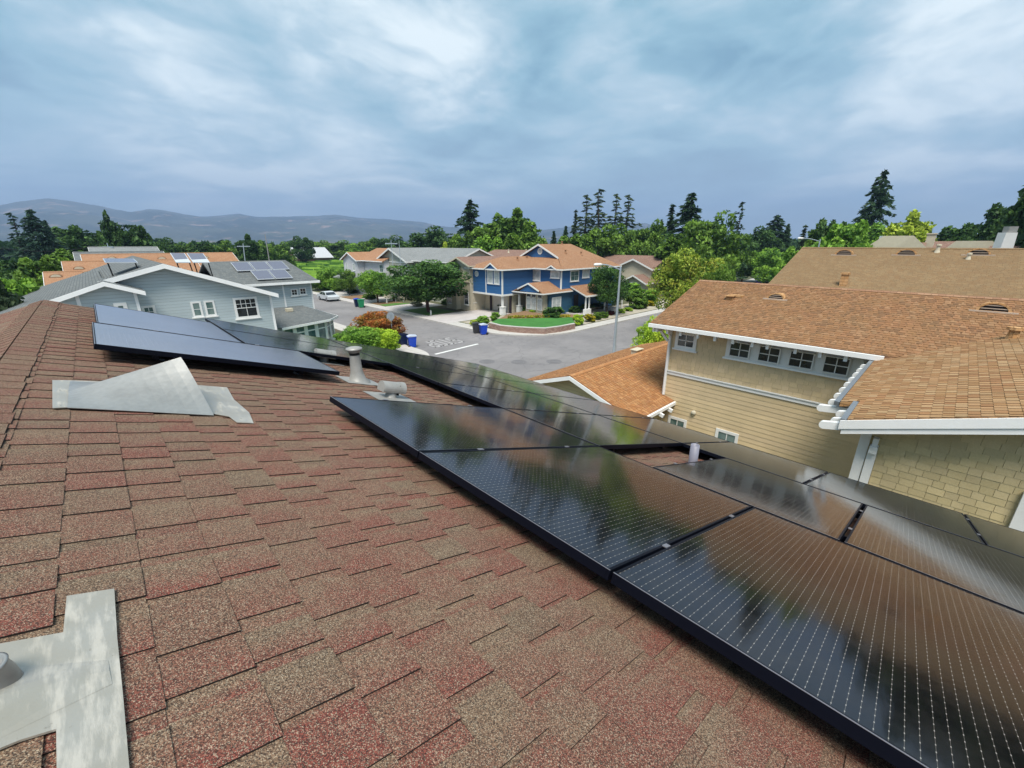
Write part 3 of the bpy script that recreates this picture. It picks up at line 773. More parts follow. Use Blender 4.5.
# lap siding boards below the belt, sawn shingles above, as real boards
def lap(mb,x,y0,y1,z0,z1,e,c=BE):
    z=z0
    while z<z1-.01:
        zt=min(z+e,z1); q=jit(c,.05)
        mb.face([(x-.016,y1,z),(x-.016,y0,z),(x-.005,y0,zt),(x-.005,y1,zt)],col=q)
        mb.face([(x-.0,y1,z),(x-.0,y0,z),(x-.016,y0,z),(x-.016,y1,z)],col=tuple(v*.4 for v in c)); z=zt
def shakes(mb,x,y0,y1,z0,ztop,e,w=(.13,.32),c=BE):
    z=z0; 
    while True:
        y=y0-random.random()*.1; any_=False
        while y<y1:
            ww=random.uniform(*w); a=max(y,y0); b=min(y+ww,y1); y+=ww
            zt=z+e*1.02
            if b-a<.02 or zt-.5*e>ztop((a+b)/2): continue
            any_=True; q=jit(c,.09); t=.012+random.uniform(-.002,.003); zz=z+random.uniform(-.006,.006); gp=.0028
            A=[(x-t,b-gp,zz),(x-t,a+gp,zz),(x-.006,a+gp,zt),(x-.006,b-gp,zt)]; mb.face(A,col=q)
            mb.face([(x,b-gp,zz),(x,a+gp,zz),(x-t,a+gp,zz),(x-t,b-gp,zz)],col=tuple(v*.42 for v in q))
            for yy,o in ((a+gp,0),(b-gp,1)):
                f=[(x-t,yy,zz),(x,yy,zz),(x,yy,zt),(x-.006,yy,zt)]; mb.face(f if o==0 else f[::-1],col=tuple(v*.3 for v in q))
        z+=e
        if not any_ or z>9: break
BZ=3.63
mb=MB(); lap(mb,XW,.4,YC,.2,BZ-.06,.175); mb.build('lap_siding',M['board'],NB)
mb=MB(); shakes(mb,XW,.4,YC,BZ+.12,lambda y:5.60,.165); mb.build('shake_siding',M['board'],NB)
mb=MB(); mb.box(XW-.045,XW,.4,YC,BZ-.06,BZ+.075); mb.box(XW-.075,XW,.4,YC,BZ+.075,BZ+.11); mb.build('belt_trim',M['white'],NB)
mb=MB(); mb.box(XW-.035,XW+.12,YC-.1,YC+.03,.13,5.6); mb.build('corner_board',M['white'],NB)
mb=MB(); mb.tube((XW-.09,YC-.06,2.65),(XW-.09,YC-.06,5.2),.045); mb.tube((XW-.09,YC-.06,5.2),(EX-.02,YC-.06,5.58),.045)
mb.build('downspout',M['white2'],NB)
mb=MB(); mb.beam((XW-.02,8.05,5.45),(EX+.0,8.05,5.45),.10,.14); mb.beam((XW-.02,YC+.05,4.95),(XW-.02,8.3,5.5),.09,.09); mb.build('eave_bracket',M['white'],NB)
tails=[(655,325),(668,333),(681.4,333),(698.5,336),(715.6,339),(733.6,341.5),(753,345),(768,347),(796,350.5),(820.6,355),(846,358.5)]
for p in tails:
    q=wx(p[0],p[1],EX+.12); mb=MB()
    y=q.y; mb.prism([(EX+.02,y-.045,EZ-.34),(EX+.02,y-.045,EZ-.13),(XW+.1,y-.045,EZ+.03),(XW+.1,y-.045,EZ-.16)],(0,.09,0)); mb.build('rafter_tail',M['white2'],NB)
k=dict(nx=2,ny=2,fr=.13,sill=True,proud=.05)
wpx(NB,'-x',XW,(679.5,334),(693,347.5),**k)
# white boarded band that holds the row of small windows
a=wx(727,345,XW); mb=MB(); zb=wx(790,366,XW).z
mb.box(XW-.04,XW,.3,a.y,4.72,5.55); mb.build('window_band',M['white'],NB)
mb=MB(); mb.box(XW-.10,XW,.3,a.y+.06,4.66,4.72); mb.build('band_sill',M['white2'],NB)
kk=dict(nx=2,ny=2,fr=.035,sill=False,proud=.075)
for A,B in (((731.5,341),(749.5,354.5)),((760.5,345),(779.5,358.5)),((791.5,349.5),(813,364)),((826,355),(848.5,370))):
    a=wx(*A,XW-.04); b=wx(*B,XW-.04); c=(a+b)/2; window(NB,(XW-.045,c.y,5.08),'-x',abs(a.y-b.y)*.93,.50,**kk)
window(NB,(XW-.045,1.22,5.08),'-x',.42,.5,**kk)
wpx(NB,'-x',XW,(719,431),(734,445),nx=2,ny=1,glass='glass_t',fr=.11,sill=False)
wpx(NB,'-x',XW,(671,418),(683,432),nx=2,ny=1,glass='glass_t',fr=.11,sill=False)
q=wx(694,412.5,XW); mb=MB(); mb.lathe((XW-.02,q.y,q.z),[(.10,0),(.10,.05),(.07,.09),(0,.1)],16,axis=Vector((-1,0,0))); mb.build('round_vent_cover',M['stucco'],NB,smooth=True)
for px,py in ((775.5,299),(993,311.5)):
    r=Vector(ray(px,py)); kx=(7.15-5.7)/(20.27-EX); t=(EZ-H-kx*EX)/(r.z-kx*r.x); P=Vector((0,0,H))+r*t; halfvent(NB,P,kx,.75 if px>900 else .62)
P=Vector((18.2,-1.75,6.55)); stubpipe(NB,P,.09,.3)
def onroof(px,py,dz=0):
    r=Vector(ray(px,py)); kx=(7.15-5.7)/(20.27-EX); t=(EZ-H-kx*EX)/(r.z-kx*r.x); return Vector((0,0,H+dz))+r*t
q=onroof(730,299); mb=MB(); mb.box(q.x-.12,q.x+.12,q.y-.12,q.y+.12,q.z-.1,q.z+.12); mb.box(q.x-.2,q.x+.2,q.y-.17,q.y+.17,q.z+.12,q.z+.15); mb.build('roof_vent',M['r_wing'],NB)
q=onroof(737,296.5); mb=MB(); mb.box(q.x-.15,q.x+.15,q.y-.25,q.y+.25,q.z-.02,q.z+.07); mb.build('roof_vent',M['r_wing'],NB)
# front gable wing that comes towards our house
WX=9.6; wing=Gable('x',WX,21.5,.85,-2.95,-6.75,5.65,5.65+3.8/3,5.65)
mb=MB(); 
def wslab(x0,x1,y0,z0,cut=True):
    zr=wing.zR
    slab(mb,[(x0,y0,z0),(x1,y0,z0),(x1,wing.cR,zr),(x0,wing.cR,zr)],.10)
wslab(WX,10.98,.85,5.65); 
zj=5.65-(1.17-.85)/3; wslab(10.98,16.6,1.17,zj)
slab(mb,[(16.6,.85,5.65),(21.5,.85,5.65),(21.5,wing.cR,wing.zR),(16.6,wing.cR,wing.zR)],.10)
slab(mb,[(WX,-6.75,5.65),(21.5,-6.75,5.65),(21.5,wing.cR,wing.zR-.001),(WX,wing.cR,wing.zR-.001)],.10)
wr_=mb.build('roof',M['r_wing'],NB); wr_['label']='lighter orange shingle roof of the wing'
mb=MB()
def rk(x,ya,yb,w,off,th):
    z=lambda y:5.65+(.85-y)/3-off
    mb.prism([(x,ya,z(ya)),(x,yb,z(yb)),(x,yb,z(yb)-w),(x,ya,z(ya)-w)],(th,0,0))
rk(WX-.035,.95,wing.cR,.17,.012,.035); rk(WX-.012,.9,wing.cR,.28,.012,.0119)
mb.build('rake_board',M['white2'],NB)
for x0,x1,y0,z0 in ((WX,10.95,.88,5.60),(11.0,15.9,1.20,zj-.05)):
    mb=MB(); mb.beam((x0,y0+.03,z0),(x1,y0+.03,z0),.09,.09); mb.build('gutter',M['gutd'],NB)
for i,x in enumerate([9.62,9.98,10.5,11.05,11.5,12.1,12.7,13.3,13.9,14.5,15.1,15.7]):
    yo=1.12 if x<10.9 else 1.42
    if i in (0,3): yo+=.12
    z=5.65-(yo-.85)/3-.13 if x>10.9 else 5.42
    mb=MB(); h=.075; n=8
    prof=[(yo-.05+math.cos(rad(-90+180*j/n))*h,z+math.sin(rad(-90+180*j/n))*h) for j in range(n+1)]
    poly=[(x,-.3,z+.32),(x,-.3,z+.32-2*h-.02)]; poly=[(x,.55,z-h+.13),]+[(x,a,b) for a,b in prof]+[(x,.55,z+h+.13)]
    mb.prism(poly,(.09,0,0)); mb.build('rafter_tail',M['white2'],NB)
WW=10.05; YW=.60
mb=MB(); pent=[(WW,YW,.13),(WW,-6.4,.13),(WW,-6.4,5.5),(WW,wing.cR,wing.zR-.12),(WW,YW,5.61)]; mb.prism(pent,(6.6,0,0)); mb.build('wall',M['s_beige'],NB)
mb=MB(); shakes(mb,WW,-6.0,YW-.28,2.2,lambda y:5.58+(YW-y)/3,.135,(.15,.25),(.62,.50,.28)); mb.build('shake_siding',M['board'],NB)
mb=MB(); mb.box(WW-.035,WW+.02,YW-.125,YW+.03,.13,5.55); mb.build('corner_board',M['white'],NB)
mb=MB(); mb.box(WW-.06,WW-.0,YW-.275,YW-.14,.13,5.0); mb.box(WW-.16,WW-.0,YW-.27,YW-.15,5.0,5.14); mb.box(WW-.13,WW-.0,YW-.25,YW-.17,5.14,5.3); mb.build('downspout',M['white'],NB)
window(NB,(WW-.02,-2.3,4.3),'-x',1.25,1.1,2,2,fr=.16,sill=True,proud=.06)
P=wd(1012,331,19.3); stubpipe(NB,(17.3,-1.35,6.28),.10,.33)
def pal(cols,v=.10):
    def f():
        c=random.choice(cols); k=1+random.uniform(-v,v); return tuple(x*k for x in c)
    return f
M['tabs']=tone_mat('asphalt shingle tabs',.92,60,.003,.2)
nx_=Vector((-(7.15-5.7)/(20.27-EX),0,1)).normalized(); dx_=Vector((EX-20.27,0,EZ-7.15)).normalized()
def Pm(a,b,h=0): return Vector((20.27,a,7.15+.004))+dx_*b+nx_*h
Lm=math.hypot(20.27-EX,1.45)
kw3=dict(t=.006,raise_=.009,edge=(.075,.035,.02))
mb=MB(); lay_courses(mb,Pm,-10,8.37,Lm,.145,False,cf=pal([(.245,.122,.058),(.29,.160,.083),(.26,.130,.060),(.20,.105,.054),(.275,.138,.068)]),
    keep=lambda a,b: not (a<.95 and (5.65+(.85-a)/3)>(7.15-b/Lm*1.45)+.10),**kw3); mb.build('shingles',M['tabs'],NB)
ky=1/3.; ny_=Vector((0,ky,1)).normalized(); dy_=Vector((0,1,-ky)).normalized(); Lw=3.8*math.sqrt(1+ky*ky)
def Pw(a,b,h=0): return Vector((a,wing.cR,wing.zR+.004))+dy_*b+ny_*h
mb=MB(); lay_courses(mb,Pw,9.6,10.98,Lw,.145,True,cf=pal([(0.340,0.184,0.082),(0.394,0.231,0.116),(0.367,0.211,0.102),(0.320,0.163,0.075),(0.408,0.258,0.136)]),**kw3)
lay_courses(mb,Pw,10.98,16.6,Lw+.33,.145,True,cf=pal([(0.340,0.184,0.082),(0.394,0.231,0.116),(0.367,0.211,0.102),(0.320,0.163,0.075),(0.408,0.258,0.136)]),keep=lambda a,b: (7.15-(20.27-a)/3)<(wing.zR-b/Lw*3.8/3)+.1 ,**kw3)
lay_courses(mb,Pw,16.6,21.5,Lw,.145,True,cf=pal([(0.340,0.184,0.082),(0.394,0.231,0.116),(0.367,0.211,0.102),(0.320,0.163,0.075)]),keep=lambda a,b: (7.15-(20.27-a)/3)<(wing.zR-b/Lw*3.8/3)+.1,**kw3)
mb.build('shingles',M['tabs'],NB)
# single storey garage wing with the orange roof
GW=Gable('x',13.42,25,7.2,10.4,13.6,2.45,3.52,2.45)
mb=MB(); GW.roof(mb,.10); GW.cap(mb); kg=(3.52-2.45)/3.2; Lg=3.2*math.sqrt(1+kg*kg)
def Pg(a,b,h=0): return Vector((a,10.4,3.525))+Vector((0,-1,-kg)).normalized()*b+Vector((0,-kg,1)).normalized()*h
def Pg2(a,b,h=0): return Vector((a,10.4,3.525))+Vector((0,1,-kg)).normalized()*b+Vector((0,kg,1)).normalized()*h
mc=MB(); pg=pal([(0.377,0.164,0.061),(0.426,0.213,0.090),(0.328,0.139,0.053),(0.402,0.197,0.082),(0.353,0.164,0.074)])
lay_courses(mc,Pg,13.42,24,Lg,.145,False,cf=pg,**kw3); lay_courses(mc,Pg2,13.42,24,Lg,.145,True,cf=pg,**kw3); mc.build('shingles',M['tabs'],NB)
gr=mb.build('roof',M['r_gar'],NB); gr['label']='low orange shingle roof over the garage wing'
mb=MB(); GW.trim(mb,(1,0),(1,0),.17,.09); mb.build('rake_board',M['white2'],NB)
mb=MB(); GW.wall(mb,.45,.5,.45,.45,.13,.11); mb.build('wall',M['s_beige'],NB)
for x in (15.2,15.95):
    mb=MB(); mb.beam((x,7.9,2.48),(x,6.98,2.2),.09,.14); mb.build('rafter_tail',M['white2'],NB)
q=wx(608,359,19.2); mb=MB(); mb.box(q.x-.3,q.x+.3,10.5,10.8,3.3,3.62); mb.box(q.x-.35,q.x+.35,10.45,10.85,3.62,3.65); mb.build('roof_vent',M['stucco'],NB)

# ------------------------------------------------------------------ the house beyond it
FC=thing('tan_roof_house','big house with a long weathered tan shingle roof behind the beige house','house',(33,-8,0))
fr_=Gable('y',-34,7.2,25.6,32,38.4,6.4,8.53,6.4)
mb=MB(); fr_.roof(mb,.14); fr_.cap(mb); mb.build('roof',M['r_far'],FC)
mb=MB(); fr_.trim(mb,(0,0),(1,1),.22); mb.build('fascia',M['white'],FC)
mb=MB(); fr_.wall(mb,.5,.6,.6,.6); mb.build('wall',M['s_beige'],FC)
kx=(8.53-6.4)/6.4
def onf(px,py):
    r=Vector(ray(px,py)); t=(6.4-H-kx*25.6)/(r.z-kx*r.x); return Vector((0,0,H))+r*t
for px in (843.8,906,978): halfvent(FC,onf(px,254.8),kx,.85)
q=onf(843,285); mb=MB(); mb.prism([(q.x-.14,q.y-.14,q.z-.1),(q.x+.14,q.y-.14,q.z-.1),(q.x+.14,q.y+.14,q.z-.1),(q.x-.14,q.y+.14,q.z-.1)],(0,0,.62)); mb.box(q.x-.18,q.x+.18,q.y-.18,q.y+.18,q.z+.52,q.z+.6); mb.build('vent_pipe',M['r_wing'],FC)
q=onf(968,259); stubpipe(FC,q,.06,.2,True,'stucco')
q=onf(937,252); stubpipe(FC,q,.07,.3,True,'stucco')
# further roofs on the skyline
def far_house(name,label,pl,pr,pyr,D,wallm,roofm,depth=9,drop=1.6,axis=None,gable=False,base=.0):
    a=wd(pl,pyr,D); b=wd(pr,pyr,D); L=(b-a); L.z=0; w=L.length; ang=math.atan2(L.y,L.x); zr=(a.z+b.z)/2
    c=(a+b)/2; t=thing(name,label,'house',(c.x,c.y,0)); c.z=0
    u=L.normalized(); v=Vector((-u.y,u.x,0))
    X=lambda p,q,z:c+u*p+v*q+Z*z
    mb=MB(); hw=w/2+.4
    slab(mb,[X(-hw,-depth/2,zr-drop),X(hw,-depth/2,zr-drop),X(hw,0,zr),X(-hw,0,zr)])
    slab(mb,[X(-hw,depth/2,zr-drop),X(hw,depth/2,zr-drop),X(hw,0,zr-.001),X(-hw,0,zr-.001)])
    mb.build('roof',M[roofm],t)
    mb=MB(); d=depth/2-.5; k=drop/(depth/2); ze=zr-drop+.5*k-.15
    mb.prism([X(-w/2,-d,-.05),X(-w/2,d,-.05),X(-w/2,d,ze),X(-w/2,0,zr-.15),X(-w/2,-d,ze)],u*w); mb.build('wall',M[wallm],t)
    return t,X,zr
t,X,zr=far_house('grey_roof_house','distant house with a grey roof on the skyline, left of the chimneys',880,903,243,75,'stucco','r_gray')
t,X,zr=far_house('brown_roof_house','distant house with a long brown roof between the chimneys on the skyline',930,986,241.2,72,'stucco','r_brown')
mb=MB(); mb.prism([X(-5.2,-3,zr-.9),X(-3.6,-3,zr-.9),X(-3.6,-3,zr+.6),X(-5.2,-3,zr+.6)],(0,1.5,0)); mb.build('dormer',M['carw'],t)
a=X(-2.2,-1.5,0); mb=MB(); mb.box(a.x-.38,a.x+.38,a.y-.38,a.y+.38,zr-1,zr+.75); mb.box(a.x-.46,a.x+.46,a.y-.46,a.y+.46,zr+.75,zr+.88); mb.build('chimney',M['stucco'],t)
t,X,zr=far_house('gabled_house','distant house with a small stone coloured gable beside the tall white chimney',984,1000,243.5,68,'stucco','r_brown')
mb=MB(); mb.prism([X(-1.7,-5.2,zr-1.9),X(1.7,-5.2,zr-1.9),X(0,-5.2,zr+.25)],(0,2.5,0)); mb.build('gable',M['stucco'],t)
t,X,zr=far_house('small_gable_house','distant house with a brown gable between the grey roof and the dormer',902,922,242.5,70,'stucco','r_brown')
mb=MB(); mb.prism([X(-2.4,-5.2,zr-1.6),X(2.4,-5.2,zr-1.6),X(0,-5.2,zr+.7)],(0,2.5,0)); mb.build('gable',M['stucco'],t)
t,X,zr=far_house('chimney_house','distant house carrying a tall white slanted chimney at the right edge',996,1060,246,62,'stucco','r_brown')
u=Vector((_cy,-_sy,0)); v=Vector((_sy,_cy,0)); p0=wd(1000,249,60); p1=wd(1013,249,60); p2=wd(1018,232.5,60); p3=wd(1006.5,232.5,60)
mb=MB(); mb.prism([p0,p1,p2,p3],v*.7); mb.build('chimney',M['white'],t)
p0=wd(1008,232.3,60.2); p1=wd(1017,232.3,60.2); mb=MB(); mb.prism([p0,p1,p1+Z*.5,p0+Z*.5],v*.5); mb.build('chimney_cap',M['ventp'],t)

# ------------------------------------------------------------------ blue grey house on the left
GH=thing('blue_grey_house','pale blue grey house with white rakes and grey roofs across the side street','house',(3,34,0))
def raked(mb,y,pts,w=.24,th=.05):   # white boards along a polyline of (x,z)
    for (x0,z0),(x1,z1) in zip(pts[:-1],pts[1:]):
        mb.prism([(x0,y,z0),(x1,y,z1),(x1,y,z1-w),(x0,y,z0-w)],(0,-th,0))
YG=31.0; YR=30.5
ap=wy(163,263.5,YR); er=wy(278,293.5,YR); el=wy(97,281.5,YR)
kR=(ap.z-er.z)/(er.x-ap.x)
xL=-5.2; zL=ap.z-kR*(ap.x-xL)
mb=MB(); slab(mb,[(er.x,YR,er.z),(er.x,52,er.z),(ap.x,52,ap.z),(ap.x,YR,ap.z)],.14)
slab(mb,[(xL,YR+.6,zL),(xL,52,zL),(ap.x,52,ap.z-.001),(ap.x,YR+.6,ap.z-.001)],.14)
slab(mb,[(el.x,YR,el.z),(el.x,YR+.61,el.z),(ap.x,YR+.61,ap.z-.001),(ap.x,YR,ap.z-.001)],.14)
mb.build('roof',M['r_gray'],GH)
mb=MB(); raked(mb,YR,[(el.x,el.z-.01),(ap.x,ap.z-.01),(er.x,er.z-.01)],.25); mb.build('rake_board',M['white2'],GH)
mb=MB(); XR=8.0
mb.prism([(xL+.5,YG,.13),(XR,YG,.13),(XR,YG,er.z-.10),(ap.x,YG,ap.z-.14),(xL+.5,YG,zL+.0)],(0,20,0)); mb.build('wall',M['s_gray'],GH)
mb=MB(); mb.box(XR-.1,XR+.03,YG-.03,YG+.1,.13,er.z-.1); mb.build('corner_board',M['white2'],GH)
# lower left gable
YL=29.4; la=wy(103,281.5,YL); lr=wy(145,291,YL); kl=(la.z-lr.z)/(lr.x-la.x); xl=-4.6; zl=la.z-.36*(la.x-xl)
mb=MB(); slab(mb,[(lr.x,YL,lr.z),(lr.x,33,lr.z),(la.x,33,la.z),(la.x,YL,la.z)],.12)
slab(mb,[(xl,YL,zl),(xl,45,zl),(la.x,45,la.z-.001),(la.x,YL,la.z-.001)],.12); mb.build('roof',M['r_gray'],GH)
mb=MB(); raked(mb,YL,[(xl,zl-.01),(la.x,la.z-.01),(lr.x,lr.z-.01)],.22); mb.build('rake_board',M['white2'],GH)
tr=wy(135,291,YL+.4)
mb=MB(); mb.prism([(xl+.4,YL+.4,.13),(tr.x,YL+.4,.13),(tr.x,YL+.4,lr.z+kl*(lr.x-tr.x)-.12),(la.x,YL+.4,la.z-.13),(xl+.4,YL+.4,zl+.0)],(0,4,0)); mb.build('wall',M['s_gray'],GH)
mb=MB(); mb.box(tr.x-.1,tr.x+.03,YL+.37,YL+.5,.13,lr.z+.0); mb.build('corner_board',M['white2'],GH); mb=MB(); q=wy(77.5,299,YL+.4); mb.box(q.x-.07,q.x+.07,YL+.36,YL+.4,.13,q.z+.15); mb.build('corner_board',M['white2'],GH)
wpx(GH,'-y',YG,(144,308),(154.5,315.5),nx=2,ny=2,glass='glass_t',fr=.12)
for A,B in (((192.3,303.5),(201.5,315)),((205.5,302.5),(214.8,314))): wpx(GH,'-y',YG,A,B,nx=1,ny=2,glass='glass_t',fr=.10)
bw=wpx(GH,'-y',YG,(235,300),(257.5,315),nx=2,ny=1,glass='glass',fr=.13,hbar=.5)
a=wy(235,300,YG); b=wy(257.5,315,YG); mb=MB(); wv=b.x-a.x; hv=a.z-b.z
for t_ in (.25,.75): mb.box(a.x+wv*t_-.013,a.x+wv*t_+.013,YG-.032,YG-.016,a.z-hv*.5,a.z)
mb.box(a.x,b.x,YG-.0325,YG-.016,a.z-hv*.27,a.z-hv*.245); mb.build('muntins',M['white'],bw)
wpx(GH,'-y',YL+.4,(118,306),(125,313),nx=1,ny=1,glass='glass_t',fr=.16)
# raised solar panels on this roof, seen above the ridge
def rack(px0,px1,py,y,lab,wd_=1.7,tilt=rad(8),hh=.55,n=1):
    a=wy(px0,py,y); b=wy(px1,py,y); t=thing('solar_panel',lab,'solar panel',((a.x+b.x)/2,y,a.z),'tilted panels on the blue grey house')
    u=Vector((b.x-a.x,0,0)); d=Vector((0,math.cos(tilt),-math.sin(tilt)))*wd_
    mb=MB(); mb.prism([a,b,b+d,a+d],(0,0,.05)); mb.build('frame',M['carw'],t)
    mb=MB(); e=.04; mb.prism([a+Vector((e,e,.051)),b+Vector((-e,e,.051)),b+d+Vector((-e,-e,.051)),a+d+Vector((e,-e,.051))],(0,0,.004)); mb.build('glass',M['cells_far'],t)
    for q in (a+u*.08,b-u*.08):
        mb=MB(); mb.beam(q+Vector((0,.1,0)),q+Vector((.1,.2,-hh-.6)),.05,.05); mb.build('leg',M['dark'],t)
m_=N('bluish pv glass'); b_=m_.bsdf(Base_Color=(.11,.11,.15),Roughness=.2); b_.inputs['Specular IOR Level'].default_value=.9; M['cells_far']=m_.mat
rack(105,138,263,33.5,'raised pale panel on the left slope of the blue grey roof, left of the peak',2.6,rad(-3),.5)
for i,(p0,p1) in enumerate(((176,191),(193,210))):
    rack(p0,p1,263,36,'tilted solar panel on the blue grey roof, %s of the pair right of the peak'%('left','right')[i],1.8,rad(-18),.35)
# rear wing with two rows of panels
Y2=38.5
e1=wy(252,283.5,Y2-.5); e2=wy(314,280.5,Y2-.5); r1=12.1
mb=MB(); zE=5.78; zR2=7.35; yr=Y2-.5+4.6
slab(mb,[(6.5,Y2-.5,zE),(13.7,Y2-.5,zE),(13.7-.01,yr,zR2),(6.5,yr,zR2)][:2]+[(12.7,yr,zR2),(6.5,yr,zR2)],.14)
slab(mb,[(13.7,Y2-.5,zE),(13.7,Y2+8.7,zE),(12.7,yr,zR2)],.14)
slab(mb,[(6.5,Y2+8.7,zE),(13.7,Y2+8.7,zE),(12.7,yr,zR2-.001),(6.5,yr,zR2-.001)],.14)
mb.build('roof',M['r_gray'],GH)
mb=MB(); mb.beam((7.9,Y2-.55,zE-.1),(13.75,Y2-.55,zE-.1),.1,.18); mb.beam((13.75,Y2-.55,zE-.1),(13.75,Y2+8.7,zE-.1),.1,.18); mb.build('gutter',M['white2'],GH)
mb=MB(); mb.box(7,13.2,Y2,Y2+8,.13,zE-.1); mb.build('wall',M['s_gray'],GH)
mb=MB(); mb.box(13.12,13.23,Y2-.03,Y2+.1,.13,zE-.14); mb.build('corner_board',M['white2'],GH); mb=MB(); q=wy(284.5,297,Y2); mb.box(q.x-.06,q.x+.06,Y2-.03,Y2,.13,zE-.14); mb.build('corner_board',M['white2'],GH)
for A,B in (((291.5,290),(297,294.5)),((300,289),(305.5,293.5))): wpx(GH,'-y',Y2,A,B,nx=2,ny=2,fr=.09)
kk2=(zR2-zE)/4.6
for i,(x0,x1,t0,t1) in enumerate(((8.3,9.55,2.2,3.9),(9.62,10.87,2.2,3.9),(10.94,12.2,2.2,3.9),(9.2,10.45,.4,2.1),(10.52,11.8,.4,2.1))):
    o_=Vector((x0,Y2-.5+t0,zE+kk2*t0+.12)); t=thing('solar_panel','solar panel on the rear grey roof, %s'%('upper left','upper middle','upper right','lower left','lower right')[i],'solar panel',o_,'two rows of panels on the rear grey roof')
    P_=lambda x,tt,dz=0:Vector((x,Y2-.5+tt,zE+kk2*tt+.12+dz))
    mb=MB(); mb.prism([P_(x0,t0),P_(x1,t0),P_(x1,t1),P_(x0,t1)],(0,0,.05)); mb.build('frame',M['carw'],t)
    mb=MB(); mb.prism([P_(x0+.03,t0+.03,.051),P_(x1-.03,t0+.03,.051),P_(x1-.03,t1-.03,.051),P_(x0+.03,t1-.03,.051)],(0,0,.004)); mb.build('glass',M['cells_far'],t)
# bay room with a low roof
mb=MB(); bay=[wz(282,328,2.95),wz(310,322,2.95),wz(330,319,2.95),wz(337.5,315.5,2.95)]
b0_,b1_,b2_,b3_=bay; topz=3.75
slab(mb,[b0_,b2_,Vector((12.2,38.3,topz)),Vector((8.1,38.3,topz)),Vector((8.1,b0_.y+.3,3.1))],.12)
slab(mb,[b2_,b3_,Vector((12.2,38.3,topz-.001))],.12); slab(mb,[b3_,Vector((b3_.x,42,2.95)),Vector((12.2,42,topz)),Vector((12.2,38.3,topz-.002))],.12)
mb.build('roof',M['r_gray'],GH)
ring=[b0_,b2_,b3_,Vector((b3_.x,42,2.95))]
mb=MB()
for p,q in zip(ring[:-1],ring[1:]): mb.beam(p-Z*.09,q-Z*.09,.1,.17)
mb.build('fascia',M['white2'],GH)
cen=Vector((10.5,39,0)); ins=[p+(Vector((cen.x,cen.y,p.z))-p).normalized()*.45 for p in ring]
mb=MB(); mb.prism([(8.05,ins[0].y,.13)]+[(p.x,p.y,.13) for p in ins]+[(8.05,42,.13)],(0,0,2.8)); mb.build('wall',M['s_gray'],GH)
for a,b,n in ((ins[0],ins[1],4),(ins[1],ins[2],2)):
    for i in range(n):
        c=a.lerp(b,(i+.5)/n); d=(b-a).normalized(); nv=Vector((d.y,-d.x,0)); c.z=1.9
        wl=(b-a).length/n
        mb=MB(); 
        for sg in (-1,1): mb.obox(c+d*sg*wl*.42+nv*.02,d*wl*.08,nv*.02,Z*.95)
        mb.obox(c+Z*.88+nv*.018,d*wl*.34,nv*.02,Z*.07); mb.obox(c+Z*.38+nv*.018,d*wl*.34,nv*.02,Z*.05); mb.obox(c-Z*.88+nv*.018,d*wl*.34,nv*.02,Z*.07)
        f=mb.build('window',M['white2'],GH); mb=MB(); mb.obox(c+nv*.004,d*wl*.34,nv*.004,Z*.85); mb.build('pane',M['glass_t'],f)
q=Vector((10.8,37.3,3.62)); mb=MB(); mb.box(q.x-.25,q.x+.25,q.y-.2,q.y+.2,q.z-.1,q.z+.14); mb.build('roof_vent',M['stucco'],GH)

# ------------------------------------------------------------------ orange roofed houses on the far left
def stepped(name,label,x0,x1,yr,zr,depth,drop,wallm,roofm,vents=()):
    t=thing(name,label,'house',((x0+x1)/2,yr,0))
    G=Gable('x',x0,x1,yr-depth,yr,yr+depth,zr-drop,zr,zr-drop)
    mb=MB(); G.roof(mb); G.cap(mb); mb.build('roof',M[roofm],t)
    mb=MB(); G.wall(mb,.4,.4,.5,.5); mb.build('wall',M[wallm],t)
    mb=MB(); G.trim(mb,(1,1),(1,1),.2); mb.build('fascia',M['white'],t)
    for px,py in vents:
        r=Vector(ray(px,py)); k_=drop/depth; t_=((zr-drop)-H-k_*(yr-depth))/(r.z-k_*r.y); P=Vector((0,0,H))+r*t_
        mb=MB(); n=10; rr=.4
        mb.prism([P+Vector((math.cos(PI*i/n)*rr,-.1,math.sin(PI*i/n)*rr*.7-.05)) for i in range(n+1)],(0,1.2,.1)); vv=mb.build('roof_vent',M['r_orange'],t)
        mb=MB(); mb.prism([P+Vector((math.cos(PI*i/n)*rr*.75,-.13,math.sin(PI*i/n)*rr*.5-.0)) for i in range(n+1)],(0,.02,0)); mb.build('louvre',M['stucco'],vv)
    return t
a=wy(80,253,60); b=wy(229,252,60)
stepped('orange_roof_house','widest orange roofed house behind the blue grey house, its ridge the highest of the three',a.x,b.x+.3,60,7.75,5.2,1.9,'stucco','r_orange',((112,259),(162,259),(205,258)))
a=wy(61.5,261.5,56)
stepped('orange_roof_house','middle orange roofed block, stepping down left of the widest one',a.x,8,56,wy(61.5,261.5,56).z,4.4,1.7,'stucco','r_orange',((79,269),))
a=wy(43,272,51)
stepped('orange_roof_house','lowest orange roofed block at the far left, next to the trees',a.x,6,51,a.z,4.6,1.5,'stucco','r_orange',((88,274),(56,277)))
a=wy(88,247,78); b=wy(157,247,78); stepped('grey_roof_house','long grey roofed house behind the orange roofs on the left',a.x,b.x,78,a.z,4,1.4,'s_gray','r_graylt')
a=wy(73,252,70); stepped('grey_roof_house','small grey roof poking out left of the orange ridge',a.x,a.x+8,70,a.z,4,1.4,'s_gray','r_gray')
# white barn beside the vineyard
a=wy(288,247.5,205); b=wy(311,247.5,205)
BN=stepped('white_roof_barn','long low barn with a pale roof behind an oak at the vineyard edge',a.x,b.x+6,205,a.z,9,4.2,'brickish','barnroof')

